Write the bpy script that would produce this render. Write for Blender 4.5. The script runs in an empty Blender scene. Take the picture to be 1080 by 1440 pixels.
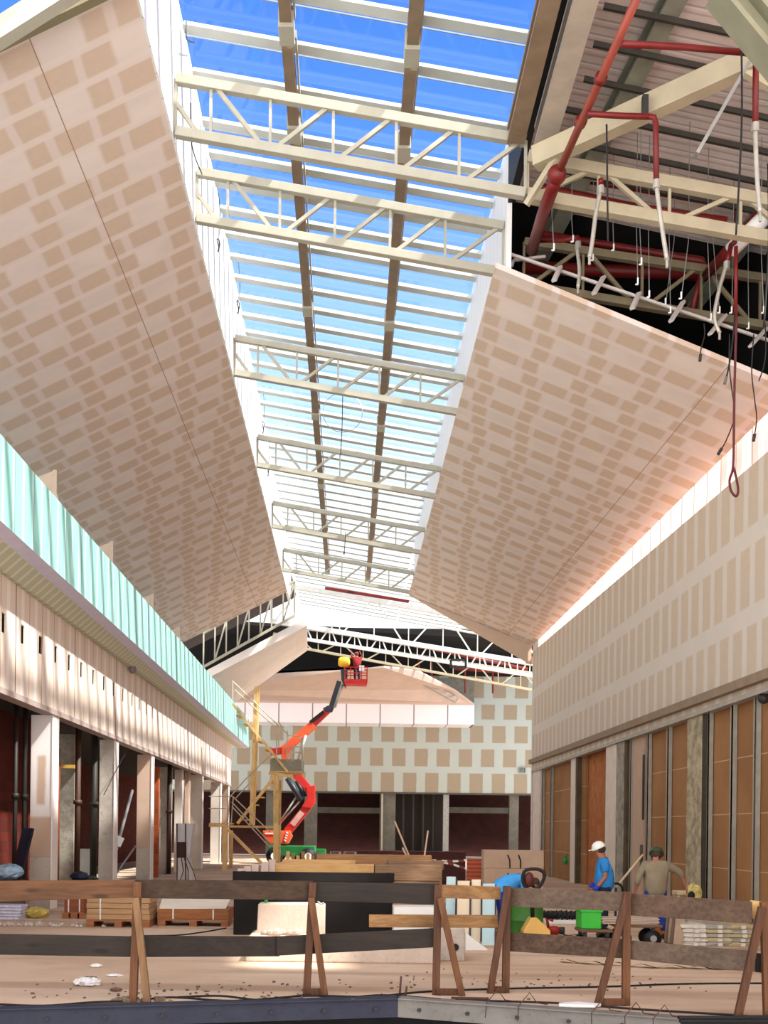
import bpy, bmesh, math, random
from mathutils import Vector, Matrix
C = bpy.context.scene.collection
rnd = random.Random(7)
F = 1600.0; CX, CY = 488.0, 1167.0; ROLL = 0.012; HC = 1.9
cr, sr = math.cos(ROLL), math.sin(ROLL)
# ---------------------------------------------------------------- camera geometry helpers (world: x right, y into the hall, z up, floor at 0)
def ray(px, py):
    u = (px - CX) / F; v = (CY - py) / F
    return u * cr - v * sr, u * sr + v * cr
def at(px, py, d):
    a, b = ray(px, py); return Vector((a * d, d, HC + b * d))
def onX(px, py, X):
    a, b = ray(px, py); return at(px, py, X / a)
def onZ(px, py, z):
    a, b = ray(px, py); return at(px, py, (z - HC) / b)
def fl(px, py): return onZ(px, py, 0.0)
# ---------------------------------------------------------------- mesh builder
class MB:
    def __init__(s): s.v = []; s.f = []
    def add(s, vs, fs):
        n = len(s.v); s.v += [Vector(q) for q in vs]; s.f += [tuple(i + n for i in f) for f in fs]; return s
    def box(s, c, size, rz=0.0, rx=0.0, ry=0.0):
        M = Matrix.Translation(Vector(c)) @ Matrix.Rotation(rz, 4, 'Z') @ Matrix.Rotation(rx, 4, 'X') @ Matrix.Rotation(ry, 4, 'Y')
        x, y, z = [q / 2 for q in size]
        vs = [M @ Vector((a * x, b * y, d * z)) for a in (-1, 1) for b in (-1, 1) for d in (-1, 1)]
        return s.add(vs, [(0, 1, 3, 2), (4, 6, 7, 5), (0, 4, 5, 1), (2, 3, 7, 6), (0, 2, 6, 4), (1, 5, 7, 3)])
    def span(s, a, b):
        a = Vector(a); b = Vector(b); return s.box((a + b) / 2, [abs(q) for q in (b - a)])
    def bar(s, p, q, w, h, up=(0, 0, 1)):
        p = Vector(p); q = Vector(q); d = (q - p).normalized(); up = Vector(up)
        if abs(d.dot(up)) > .98: up = Vector((0, 1, 0))
        x = d.cross(up).normalized(); z = x.cross(d).normalized()
        vs = [e + x * a * w / 2 + z * b * h / 2 for e in (p, q) for a, b in ((-1, -1), (1, -1), (1, 1), (-1, 1))]
        return s.add(vs, [(0, 3, 2, 1), (4, 5, 6, 7), (0, 1, 5, 4), (1, 2, 6, 5), (2, 3, 7, 6), (3, 0, 4, 7)])
    def ibeam(s, p, q, w, h, t):
        p = Vector(p); q = Vector(q); d = (q - p).normalized(); x = d.cross(Vector((0, 0, 1))).normalized(); z = x.cross(d).normalized()
        for o in (-1, 1): s.bar(p + z * o * (h - t) / 2, q + z * o * (h - t) / 2, w, t)
        return s.bar(p, q, t, h - 2 * t)
    def tube(s, pts, r, n=8, r2=None):
        pts = [Vector(q) for q in pts]; base = len(s.v); m = len(pts)
        px = None
        for i, q in enumerate(pts):
            d = (pts[min(i + 1, m - 1)] - pts[max(i - 1, 0)]).normalized()
            if px is None:
                px = d.orthogonal().normalized()
            px = (px - d * px.dot(d)).normalized(); py = d.cross(px)
            rr = r if r2 is None else r + (r2 - r) * i / max(1, m - 1)
            for k in range(n):
                a = 2 * math.pi * k / n; s.v.append(q + (px * math.cos(a) + py * math.sin(a)) * rr)
        for i in range(m - 1):
            for k in range(n):
                s.f.append((base + i * n + k, base + i * n + (k + 1) % n, base + (i + 1) * n + (k + 1) % n, base + (i + 1) * n + k))
        s.f.append(tuple(base + k for k in reversed(range(n)))); s.f.append(tuple(base + (m - 1) * n + k for k in range(n)))
        return s
    def cyl(s, p, q, r, n=16, r2=None): return s.tube([p, q], r, n, r2)
    def slab(s, poly, n):                       # polygon extruded along vector n
        k = len(poly); n = Vector(n); poly = [Vector(q) for q in poly]
        s.add(poly + [q + n for q in poly], [tuple(reversed(range(k))), tuple(range(k, 2 * k))] + [(i, (i + 1) % k, (i + 1) % k + k, i + k) for i in range(k)])
        return s
    def quad(s, *q): return s.add(q, [tuple(range(len(q)))])
    def lathe(s, c, prof, n=20, ax=(0, 0, 1)):
        c = Vector(c); R = Vector((0, 0, 1)).rotation_difference(Vector(ax)).to_matrix(); base = len(s.v)
        for r, z in prof:
            for k in range(n):
                a = 2 * math.pi * k / n; s.v.append(c + R @ Vector((r * math.cos(a), r * math.sin(a), z)))
        for i in range(len(prof) - 1):
            for k in range(n):
                s.f.append((base + i * n + k, base + i * n + (k + 1) % n, base + (i + 1) * n + (k + 1) % n, base + (i + 1) * n + k))
        s.f.append(tuple(base + k for k in reversed(range(n)))); s.f.append(tuple(base + (len(prof) - 1) * n + k for k in range(n)))
        return s
    def ball(s, c, r, n=14, sq=(1, 1, 1)):
        prof = []
        m = n // 2 + 1
        base = len(s.v); c = Vector(c)
        for i in range(m + 1):
            t = math.pi * i / m; t = max(.02, min(math.pi - .02, t))
            for k in range(n):
                a = 2 * math.pi * k / n
                s.v.append(c + Vector((r * sq[0] * math.sin(t) * math.cos(a), r * sq[1] * math.sin(t) * math.sin(a), -r * sq[2] * math.cos(t))))
        for i in range(m):
            for k in range(n):
                s.f.append((base + i * n + k, base + i * n + (k + 1) % n, base + (i + 1) * n + (k + 1) % n, base + (i + 1) * n + k))
        s.f.append(tuple(base + k for k in reversed(range(n)))); s.f.append(tuple(base + m * n + k for k in range(n)))
        return s
    def build(s, name, mat, parent=None, smooth=False, bevel=0, origin=None):
        me = bpy.data.meshes.new(name)
        o = Vector(origin) if origin is not None else Vector((0, 0, 0))
        if parent is not None: o = Vector(world_loc(parent))
        me.from_pydata([tuple(q - o) for q in s.v], [], s.f); me.update()
        bm = bmesh.new(); bm.from_mesh(me); bmesh.ops.recalc_face_normals(bm, faces=bm.faces); bm.to_mesh(me); bm.free()
        if smooth:
            for p in me.polygons: p.use_smooth = True
        ob = bpy.data.objects.new(name, me); C.objects.link(ob)
        if mat: me.materials.append(mat)
        if parent is not None: ob.parent = parent
        else: ob.location = o
        if bevel:
            b = ob.modifiers.new('bevel', 'BEVEL'); b.width = bevel; b.segments = 2; b.limit_method = 'ANGLE'
        return ob
def world_loc(o):
    p = Vector(o.location)
    while o.parent is not None: o = o.parent; p += Vector(o.location)
    return p
def tag(o, label=None, cat=None, group=None, kind=None):
    if label: o['label'] = label
    if cat: o['category'] = cat
    if group: o['group'] = group
    if kind: o['kind'] = kind
    return o
def empty(name, loc, label=None, cat=None, group=None, kind=None):
    o = bpy.data.objects.new(name, None); C.objects.link(o); o.location = Vector(loc); o.empty_display_size = .2
    return tag(o, label, cat, group, kind)
def struct(name, mb, mat, label=None, cat=None, parent=None, **k):
    o = mb.build(name, mat, parent, **k)
    if parent is None: tag(o, label, cat, None, 'structure')
    return o
def copy_tree(o, parent=None):
    c = o.copy(); C.objects.link(c)
    if parent is not None: c.parent = parent
    for ch in list(o.children): copy_tree(ch, c)
    return c
# ---------------------------------------------------------------- materials
def lin(c):
    return tuple(((q / 255) / 12.92 if q / 255 <= .04045 else ((q / 255 + .055) / 1.055) ** 2.4) for q in c) + (1,)
class NT:
    def __init__(s, name):
        s.m = bpy.data.materials.new(name); s.m.use_nodes = True; s.t = s.m.node_tree; s.n = s.t.nodes; s.b = s.n['Principled BSDF']; s.out = s.n['Material Output']
    def node(s, typ, **k):
        x = s.n.new(typ)
        for a, b in k.items(): setattr(x, a, b)
        return x
    def set(s, sock, v):
        if isinstance(v, bpy.types.NodeSocket): s.t.links.new(v, sock)
        elif v is not None: sock.default_value = v
    def math(s, op, a, b=None, c=None, clamp=False):
        x = s.node('ShaderNodeMath', operation=op, use_clamp=clamp)
        for i, q in enumerate((a, b, c)): s.set(x.inputs[i], q)
        return x.outputs[0]
    def sstep(s, v, e0, e1):
        x = s.node('ShaderNodeMapRange', interpolation_type='SMOOTHSTEP'); s.set(x.inputs[0], v); x.inputs[1].default_value = e0; x.inputs[2].default_value = e1
        return x.outputs[0]
    def window(s, v, a, b, e=.03): return s.math('MULTIPLY', s.sstep(v, a - e, a + e), s.math('SUBTRACT', 1.0, s.sstep(v, b - e, b + e)))
    def mix(s, f, a, b, blend='MIX'):
        x = s.node('ShaderNodeMix', data_type='RGBA', blend_type=blend); s.set(x.inputs[0], f); s.set(x.inputs[6], a); s.set(x.inputs[7], b); return x.outputs[2]
    def coord(s, which='Object'):
        x = s.node('ShaderNodeTexCoord'); return x.outputs[which]
    def xyz(s, v=None):
        x = s.node('ShaderNodeSeparateXYZ'); s.set(x.inputs[0], v if v is not None else s.coord()); return x.outputs
    def comb(s, a, b, c):
        x = s.node('ShaderNodeCombineXYZ')
        for i, q in enumerate((a, b, c)): s.set(x.inputs[i], q)
        return x.outputs[0]
    def noise(s, scale, detail=4, vec=None, rough=.55):
        x = s.node('ShaderNodeTexNoise'); x.inputs['Scale'].default_value = scale; x.inputs['Detail'].default_value = detail; x.inputs['Roughness'].default_value = rough
        s.set(x.inputs['Vector'], vec if vec is not None else s.coord()); return x.outputs[0]
    def scale(s, v, xyz):
        x = s.node('ShaderNodeMapping'); s.set(x.inputs[0], v); x.inputs['Scale'].default_value = xyz; return x.outputs[0]
    def bump(s, h, strength=.3, dist=.02):
        x = s.node('ShaderNodeBump'); x.inputs['Strength'].default_value = strength; x.inputs['Distance'].default_value = dist; s.set(x.inputs['Height'], h); s.set(s.b.inputs['Normal'], x.outputs[0])
    def fin(s, col, rough=.7, metal=0, spec=.35):
        s.set(s.b.inputs['Base Color'], col); s.set(s.b.inputs['Roughness'], rough); s.b.inputs['Metallic'].default_value = metal; s.b.inputs['Specular IOR Level'].default_value = spec
        return s.m
MC = {}
def paint(name, col, rough=.6, var=.12, scale=3.0, metal=0, bump=0, spec=.35):
    if name in MC: return MC[name]
    t = NT(name); n = t.noise(scale, 5)
    c = lin(col); d = tuple(q * (1 - var) for q in c[:3]) + (1,); e = tuple(min(1, q * (1 + var * .6)) for q in c[:3]) + (1,)
    col = t.mix(t.sstep(n, .3, .7), d, e)
    if bump: t.bump(t.noise(scale * 12, 3), bump, .01)
    MC[name] = t.fin(col, rough, metal, spec); return MC[name]
def wood(name, c1, c2, axis=0, rough=.75, grain=1.0, knots=True):
    if name in MC: return MC[name]
    t = NT(name); sc = [14, 14, 14]; sc[axis] = 1.1
    v = t.scale(t.coord(), tuple(q * grain for q in sc)); n = t.noise(1.6, 6, v, .62); n2 = t.noise(1.1, 3)
    col = t.mix(t.sstep(n, .3, .7), lin(c1), lin(c2))
    if knots:
        w = t.node('ShaderNodeTexVoronoi'); sc2 = [3.2, 3.2, 3.2]; sc2[axis] = 1.0
        t.set(w.inputs['Vector'], t.scale(t.coord(), tuple(sc2))); w.inputs['Scale'].default_value = 1.0
        col = t.mix(t.math('MULTIPLY', t.math('SUBTRACT', 1.0, t.sstep(w.outputs[0], .05, .13)), .7), col, lin([q * .45 for q in c1]))
    col = t.mix(t.math('MULTIPLY', t.sstep(n2, .45, .7), .45), col, lin([q * .62 for q in c1]))
    t.bump(n, .25, .01); MC[name] = t.fin(col, rough); return MC[name]
def concrete(name, col, dark=.6, scale=1.2, stain=.5):
    if name in MC: return MC[name]
    t = NT(name); n = t.noise(scale, 8, None, .65); n2 = t.noise(scale * 7, 5, None, .7); c = lin(col); d = tuple(q * dark for q in c[:3]) + (1,)
    col = t.mix(t.math('MULTIPLY', t.sstep(n, .35, .7), stain * 1.4, None, True), c, d); col = t.mix(t.math('MULTIPLY', t.sstep(n2, .52, .75), stain, None, True), col, tuple(q * .5 for q in d[:3]) + (1,))
    t.bump(n2, .35, .02); MC[name] = t.fin(col, .85, 0, .2); return MC[name]
def brick(name, ax, c1=(196, 84, 44), c2=(168, 62, 34), mortar=(150, 128, 108), bw=.33, bh=.2):
    if name in MC: return MC[name]
    t = NT(name); X = t.xyz(); v = t.comb(X[ax], X[2], 0.0)
    b = t.node('ShaderNodeTexBrick'); t.set(b.inputs['Vector'], v); b.inputs['Scale'].default_value = 1.0
    b.inputs['Color1'].default_value = lin(c1); b.inputs['Color2'].default_value = lin(c2); b.inputs['Mortar'].default_value = lin(mortar)
    b.inputs['Brick Width'].default_value = bw; b.inputs['Row Height'].default_value = bh; b.inputs['Mortar Size'].default_value = .012; b.inputs['Bias'].default_value = 0
    col = t.mix(t.math('MULTIPLY', t.noise(2.2, 5), .45), b.outputs[0], lin([q * .55 for q in c2]))
    t.bump(t.math('SUBTRACT', 1.0, b.outputs[1]), .5, .02); MC[name] = t.fin(col, .85, 0, .2); return MC[name]
def striped(name, ax, base, line, period, lw, band=None, bw=0.0, off=0.0, rough=.5, bump=.0):
    t = NT(name); X = t.xyz(); p = t.math('MODULO', t.math('ADD', X[ax], 1000.0 + off), period)
    c = t.mix(t.math('MULTIPLY', t.noise(.8, 4), .35), lin(base), lin([q * .9 for q in base]))
    if band: c = t.mix(t.window(p, period * .5 - bw / 2, period * .5 + bw / 2, .015), c, lin(band))
    c = t.mix(t.window(p, 0.02, 0.02 + lw, .008), c, lin(line))
    if bump: t.bump(t.window(p, 0.02, .02 + lw, .01), -bump, .02)
    return t.fin(c, rough)

BROWN = (216, 193, 173); LIGHT = (231, 217, 208); STRIPE = (223, 206, 198)
def ceiling_mat(name, row=.70, L=2.46, off=0.0, drift=.0, joint=None, gl=.62):
    t = NT(name); X = t.xyz()
    s = t.math('MULTIPLY', X[0], 1.09); y = t.math('ADD', X[1], 100.0)
    wob = t.math('MULTIPLY', t.math('SUBTRACT', t.noise(1.3, 2), .5), .09)
    q = t.math('DIVIDE', y, row); r = t.math('FLOOR', q); v = t.math('SUBTRACT', q, r)
    alt = t.math('MODULO', r, 2.0)
    rn = t.node('ShaderNodeTexWhiteNoise', noise_dimensions='1D'); t.set(rn.inputs['W'], r)
    jit = t.math('MULTIPLY', t.math('SUBTRACT', rn.outputs[0], .5), .30)
    s = t.math('ADD', t.math('ADD', s, t.math('MULTIPLY', alt, L / 2)), t.math('ADD', t.math('ADD', jit, wob), 200.0 + off))
    if drift: s = t.math('ADD', s, t.math('MULTIPLY', r, drift))
    p = t.math('MODULO', s, L); e = .028
    grp = t.window(p, .08, 1.08 + gl, .05)
    st = t.math('MAXIMUM', t.window(p, .44, .60, e), t.window(p, 1.20, 1.34, e))
    line = t.math('SUBTRACT', 1.0, t.window(t.math('ADD', v, t.math('MULTIPLY', wob, .5)), .12, .88, .04))
    n = t.noise(.9, 4); n2 = t.noise(7.0, 4)
    br = t.mix(n2, lin(BROWN), lin([c * .95 for c in BROWN])); li = t.mix(t.sstep(n, .3, .7), lin(LIGHT), lin([c * .955 for c in LIGHT]))
    c = t.mix(grp, li, br); c = t.mix(t.math('MULTIPLY', st, grp), c, lin(STRIPE)); c = t.mix(t.math('MULTIPLY', line, .85), c, lin([c * .99 for c in LIGHT]))
    if joint: c = t.mix(t.window(X[0], joint - .008, joint + .008, .004), c, lin((160, 128, 112)))
    return t.fin(c, .9, 0, .15)
def board_wall_mat(name, ax, period, bandw, row_edges, rowband, off=0.0, brown=BROWN, light=LIGHT, stagger=True, slopez=0.0):
    t = NT(name); X = t.xyz(); z = X[2]
    if slopez: z = t.math('SUBTRACT', z, t.math('MULTIPLY', X[ax], slopez))
    wob = t.math('MULTIPLY', t.math('SUBTRACT', t.noise(1.7, 2), .5), .08)
    a = t.math('ADD', t.math('ADD', X[ax], 500.0 + off), wob)
    shift = 0.0; hb = 0.0
    for i, ze in enumerate(row_edges):
        w = t.window(z, ze - rowband / 2, ze + rowband / 2, .03); hb = t.math('MAXIMUM', w, hb)
        if stagger: shift = t.math('ADD', shift, t.math('MULTIPLY', t.math('GREATER_THAN', z, ze), period / 2))
    p = t.math('MODULO', t.math('ADD', a, shift), period)
    vb = t.math('SUBTRACT', 1.0, t.window(p, bandw / 2, period - bandw / 2, .03))
    f = t.math('MAXIMUM', hb, vb); n = t.noise(1.1, 4); n2 = t.noise(5.0, 4)
    br = t.mix(n2, lin(brown), lin([c * .94 for c in brown])); li = t.mix(n, lin(light), lin([c * .95 for c in light]))
    return t.fin(t.mix(f, br, li), .9, 0, .15)

M = {}
M['white_steel'] = paint('white_steel_paint', (166, 161, 145), .5, .06)
M['cream_steel'] = paint('cream_steel_paint', (170, 159, 134), .5, .08)
M['purlin'] = paint('purlin_paint', (192, 196, 192), .45, .05)
M['white_bright'] = paint('bright_white_paint', (226, 226, 222), .45, .05)
M['profile'] = paint('pale_profile', (206, 196, 190), .5, .06)
M['brown_steel'] = paint('brown_steel', (132, 112, 90), .55, .15)
M['galv'] = paint('galvanised_steel', (150, 152, 150), .4, .15, 5, .6)
M['dark_steel'] = paint('dark_steel', (44, 42, 42), .5, .2)
M['black'] = paint('black_rubber', (22, 21, 22), .6, .2)
M['red_pipe'] = paint('red_pipe_paint', (104, 19, 18), .45, .15)
M['silver'] = paint('silver_duct', (176, 172, 162), .4, .12, 6, .5)
M['white'] = paint('white_plastic', (232, 232, 230), .5, .05)
M['ply'] = wood('raw_timber', (214, 172, 110), (232, 198, 140), 2)
M['floor'] = None
# ================================================================ camera, world, sun
cam_d = bpy.data.cameras.new('camera'); cam = bpy.data.objects.new('camera', cam_d); C.objects.link(cam)
cam.location = (0, 0, HC); cam.rotation_mode = 'QUATERNION'
cam.rotation_quaternion = (Matrix.Rotation(math.pi / 2, 3, 'X') @ Matrix.Rotation(-(-ROLL), 3, 'Z')).to_quaternion()
cam_d.sensor_fit = 'VERTICAL'; cam_d.sensor_height = 36; cam_d.lens = 36 * F / 1440
cam_d.shift_x = (540 - CX) / 1440; cam_d.shift_y = (CY - 720) / 1440; cam_d.clip_end = 500
bpy.context.scene.camera = cam
vs = bpy.context.scene.view_settings; vs.view_transform = 'Standard'; vs.look = 'None'; vs.gamma = 1; vs.exposure = 0.85; vs.use_curve_mapping = False
w = bpy.data.worlds.new('sky'); BACK_FILL = 1.4; LOW_FILL = 2.2; bpy.context.scene.world = w; w.use_nodes = True; wt = w.node_tree
tc = wt.nodes.new('ShaderNodeTexCoord'); sep = wt.nodes.new('ShaderNodeSeparateXYZ'); wt.links.new(tc.outputs['Generated'], sep.inputs[0])
rp = wt.nodes.new('ShaderNodeValToRGB'); wt.links.new(sep.outputs[2], rp.inputs[0])
els = [(0.0, (.62, .60, .58)), (.02, (1.0, .98, .95)), (.22, (.86, .93, 1.0)), (.38, (.28, .48, .84)), (.50, (.085, .235, .68)), (.62, (.045, .16, .56)), (1.0, (.035, .13, .48))]
rp.color_ramp.elements[0].position = 0; rp.color_ramp.elements[0].color = els[0][1] + (1,); rp.color_ramp.elements[1].position = 1; rp.color_ramp.elements[1].color = els[-1][1] + (1,)
for p_, c_ in els[1:-1]:
    e_ = rp.color_ramp.elements.new(p_); e_.color = c_ + (1,)
bg = wt.nodes['Background']; wt.links.new(rp.outputs[0], bg.inputs[0])
# unseen fill added: sky behind the viewer whitened and boosted, most below the horizon
mr = wt.nodes.new('ShaderNodeMapRange'); mr.interpolation_type = 'SMOOTHSTEP'; wt.links.new(sep.outputs[1], mr.inputs[0])
mr.inputs[1].default_value = .05; mr.inputs[2].default_value = -.5; mr.inputs[3].default_value = 1.0; mr.inputs[4].default_value = BACK_FILL
m3 = wt.nodes.new('ShaderNodeMapRange'); m3.interpolation_type = 'SMOOTHSTEP'; wt.links.new(sep.outputs[2], m3.inputs[0]); m3.inputs[1].default_value = .12; m3.inputs[2].default_value = -.12; m3.inputs[3].default_value = 1.0; m3.inputs[4].default_value = LOW_FILL
m4 = wt.nodes.new('ShaderNodeMath'); m4.operation = 'MULTIPLY'; m5 = wt.nodes.new('ShaderNodeMix'); m5.data_type = 'FLOAT'; m5.inputs[2].default_value = 1.0
wt.links.new(m3.outputs[0], m5.inputs[3]); m6 = wt.nodes.new('ShaderNodeMapRange'); wt.links.new(sep.outputs[1], m6.inputs[0]); m6.inputs[1].default_value = .05; m6.inputs[2].default_value = -.5; wt.links.new(m6.outputs[0], m5.inputs[0])
wt.links.new(mr.outputs[0], m4.inputs[0]); wt.links.new(m5.outputs[0], m4.inputs[1]); wt.links.new(m4.outputs[0], bg.inputs[1])
rp2 = wt.nodes.new('ShaderNodeMix'); rp2.data_type = 'RGBA'; m2 = wt.nodes.new('ShaderNodeMapRange'); wt.links.new(sep.outputs[1], m2.inputs[0]); m2.inputs[1].default_value = .05; m2.inputs[2].default_value = -.5
wt.links.new(m2.outputs[0], rp2.inputs[0]); wt.links.new(rp.outputs[0], rp2.inputs[6]); rp2.inputs[7].default_value = (1.0, .97, .95, 1); wt.links.new(rp2.outputs[2], bg.inputs[0])
sd = bpy.data.lights.new('sun', 'SUN'); sd.energy = 7.0; sd.angle = .032; sd.color = (1.0, .95, .86)
sun = bpy.data.objects.new('sun', sd); C.objects.link(sun)
SUN = Vector((-1.0, .42, -1.35)).normalized()
sun.rotation_mode = 'QUATERNION'; sun.rotation_quaternion = Vector((0, 0, -1)).rotation_difference(SUN); sun.location = (20, -10, 30)

# ================================================================ the hall: dimensions
XL, XR = -6.75, 8.5            # inner faces of the long walls
TL = Vector((-3.15, 0, HC + 12.0)); TS = -.165   # left end of the truss bottom chord, its fall to the right
XRT = 2.95
def trz(x): return HC + 12.0 + TS * (x + 3.15)
def lcz(x): return HC + 12.0 + .50 * (x + 3.15)          # left plaster ceiling plane
def rcz(x): return HC + 11.0 - .40 * (x - 2.75)          # right plaster ceiling plane
Y_TR = [19.75, 22.55]; D = 7.6
for i in range(5): Y_TR.append(22.55 + D * (i + 1))
YEND = 80.0

# floor
t = NT('dusty_concrete_floor'); n = t.noise(.35, 6); n2 = t.noise(1.0, 3, t.scale(t.coord(), (.10, 1.15, 1)), .5); n3 = t.noise(11, 5, None, .65); n4 = t.noise(1.6, 6, None, .7)
c = t.mix(t.sstep(n, .35, .65), lin((210, 186, 162)), lin((192, 164, 138))); c = t.mix(t.math('MULTIPLY', t.sstep(n2, .50, .66), .5), c, lin((146, 114, 90))); c = t.mix(t.math('MULTIPLY', t.sstep(n4, .52, .75), .35), c, lin((150, 122, 100))); c = t.mix(t.math('MULTIPLY', t.sstep(n3, .62, .75), .25), c, lin((120, 98, 82)))
t.bump(n3, .15, .01); M['floor'] = t.fin(c, .9, 0, .2)
pl, pm, pr = fl(-60, 1421), fl(560, 1404), fl(1160, 1447)
mb = MB()
mb.slab([(-16, pl.y, -.02), (pl.x, pl.y, -.02), (pm.x, pm.y, -.02), (pr.x, pr.y, -.02), (16, pr.y - .6, -.02), (16, 84, -.02), (-16, 84, -.02)], (0, 0, .02))
struct('floor', mb, M['floor'], 'dusty beige concrete floor strewn with grit', 'floor')
# pit below the near edge, its darkness put into a near-black colour
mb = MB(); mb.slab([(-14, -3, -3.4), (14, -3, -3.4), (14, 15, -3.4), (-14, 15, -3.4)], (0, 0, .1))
struct('floor', mb, paint('pit_shade_floor', (24, 22, 21), .9, .3), 'dark floor of the pit below the steel edge', 'floor')
# left plaster ceiling
Y0L, Y1L = 16.0, 57.5
x0 = -8.9
mb = MB(); mb.slab([(x0, Y0L, lcz(x0)), (-3.15, Y0L, lcz(-3.15)), (-3.15, Y1L, lcz(-3.15)), (x0, Y1L, lcz(x0))], (-.02, 0, .1))
struct('ceiling', mb, ceiling_mat('taped_plasterboard_left', .70, 2.50, .35, .10, -4.67, .76), 'long sloping plasterboard ceiling with taped joints left of the skylight', 'ceiling')
Y0R, Y1R = onZ(700, 376, rcz(2.75)).y, 54.0
Y1R = 53.0
mb = MB(); mb.slab([(2.75, Y0R, rcz(2.75)), (8.55, Y0R, rcz(8.55)), (8.55, Y1R, rcz(8.55)), (2.75, Y1R, rcz(2.75))], (.02, 0, .1))
struct('ceiling', mb, ceiling_mat('taped_plasterboard_right', .70, 2.46, 0.9, -.06, 7.35), 'long sloping plasterboard ceiling with taped joints right of the skylight', 'ceiling')
plain = paint('plain_board', (206, 184, 164), .9, .05, 1.2, spec=.15)
plainw = paint('plain_white_board', (224, 214, 206), .9, .05, 1.2, spec=.15)
mb = MB(); mb.slab([(2.75, Y1R + .02, rcz(2.75) - .0), (8.5, Y1R + .02, rcz(8.5) - .9), (8.5, Y1R + .02, rcz(8.5) + .1), (2.75, Y1R + .02, rcz(2.75) + .12)], (0, .12, 0))
struct('trim_1', mb, plain, 'plain unpatterned end board closing the far end of the right ceiling', 'ceiling end board')
# left ceiling near-end trim and truss chord in the top left corner
mb = MB(); mb.bar((-9.4, Y0L - .10, lcz(-9.4) - .05), (-3.0, Y0L - .10, lcz(-3.0) - .05), .16, .3)
struct('trim_2', mb, paint('olive_trim', (128, 120, 92), .6, .1), 'olive edge profile at the near end of the left plasterboard ceiling', 'ceiling edge trim')
# ---------------------------------------------------------------- right long wall: taped board band, clerestory, sheathing below
WT0, WB0 = onX(1080, 635, XR).z, onX(1080, 965, XR).z
WT1, WB1 = onX(748, 918, XR).z, onX(748, 1083, XR).z
YA, YB = onX(1080, 965, XR).y, onX(748, 1083, XR).y
Yn = 6.0
def wt_(y): return WT0 + (WT1 - WT0) * (y - YA) / (YB - YA)
def wb_(y): return WB0 + (WB1 - WB0) * (y - YA) / (YB - YA)
r1 = onX(1080, 742, XR).z; r2 = onX(1080, 850, XR).z
wallm = board_wall_mat('taped_board_wall', 1, .88, .30, [(r1 + onX(748, 975, XR).z) / 2, (r2 + onX(748, 1030, XR).z) / 2], .42, 0, (212, 194, 174), (222, 212, 202))
mb = MB(); mb.slab([(XR, Yn, wb_(Yn)), (XR, YB, wb_(YB)), (XR, YB, wt_(YB)), (XR, Yn, wt_(Yn))], (.16, 0, 0))
struct('wall_right', mb, wallm, 'upper right wall of plasterboard with pale taped joints', 'wall')
mb = MB(); mb.slab([(XR - .03, Yn, wb_(Yn) - .10), (XR - .03, YB, wb_(YB) - .10), (XR - .03, YB, wb_(YB)), (XR - .03, Yn, wb_(Yn))], (.25, 0, 0))
struct('trim_3', mb, paint('grey_edge_strip', (176, 168, 158), .6, .12), 'grey edge strip along the bottom of the upper right wall', 'edge strip')
mb = MB(); mb.slab([(XR + .0, YB, -.0), (XR + 14, YB, 0), (XR + 14, YB, wt_(YB) + .6), (XR, YB, wt_(YB) + .6)], (0, .2, 0))
struct('wall_corner', mb, plainw, 'plain return of the right wall at its far corner', 'wall')
# clerestory: translucent panels with stud lines above the right wall
t = NT('translucent_panel'); t.n.remove(t.b)
d1 = t.node('ShaderNodeBsdfDiffuse'); d1.inputs[0].default_value = (.86, .80, .80, 1); tl = t.node('ShaderNodeBsdfTranslucent'); tl.inputs[0].default_value = (1.0, .88, .84, 1)
mx = t.node('ShaderNodeMixShader'); mx.inputs[0].default_value = .85; t.t.links.new(d1.outputs[0], mx.inputs[1]); t.t.links.new(tl.outputs[0], mx.inputs[2])
tp = t.node('ShaderNodeBsdfTransparent'); tp.inputs[0].default_value = (1, .90, .88, 1); m2_ = t.node('ShaderNodeMixShader'); m2_.inputs[0].default_value = .5; t.t.links.new(mx.outputs[0], m2_.inputs[1]); t.t.links.new(tp.outputs[0], m2_.inputs[2]); t.t.links.new(m2_.outputs[0], t.out.inputs[0]); M['poly'] = t.m
pw = 1.02; gapw = .30; y = 8.0; k = 0
proto = None
while y < YB - .6:
    z0 = wt_(y) - .02; z1 = rcz(XR + .12) + .22
    p0 = at(940, 735, 1); openp = False
    yy = onX(946, 735, XR + .1).y
    openp = abs(y + pw / 2 - yy) < pw * .5
    if not openp:
        mb = MB(); mb.span((XR + .10, y, z0), (XR + .13, y + pw - gapw, z1)); o = mb.build('window_1', M['poly'], None, origin=(XR + .1, y, z0)); tag(o, 'translucent clerestory panel between the right wall top and the ceiling', 'clerestory panel', 'clerestory panels above the right wall', 'structure')
    mb = MB(); mb.span((XR + .05, y + pw - .07, z0), (XR + .17, y + pw, z1)); o = mb.build('clerestory_stud', paint('pink_stud', (216, 196, 190), .5, .05), None, origin=(XR + .1, y + pw, z0))
    tag(o, 'slim pale stud between clerestory panels above the right wall', 'stud', 'clerestory studs above the right wall')
    y += pw
mb = MB(); mb.span((XR + .02, YB - 1.2, wt_(YB) - .02), (XR + .2, YB, rcz(XR)))
struct('wall_pier', mb, plainw, 'pale pier at the far end of the right clerestory', 'pier')
mb = MB(); mb.slab([(XR + .18, 0, wt_(0) - .02), (XR + 12, 0, wt_(0) - .7), (XR + 12, 56, wt_(56) - .7), (XR + .18, 56, wt_(56) - .02)], (0, 0, -.1))
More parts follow.
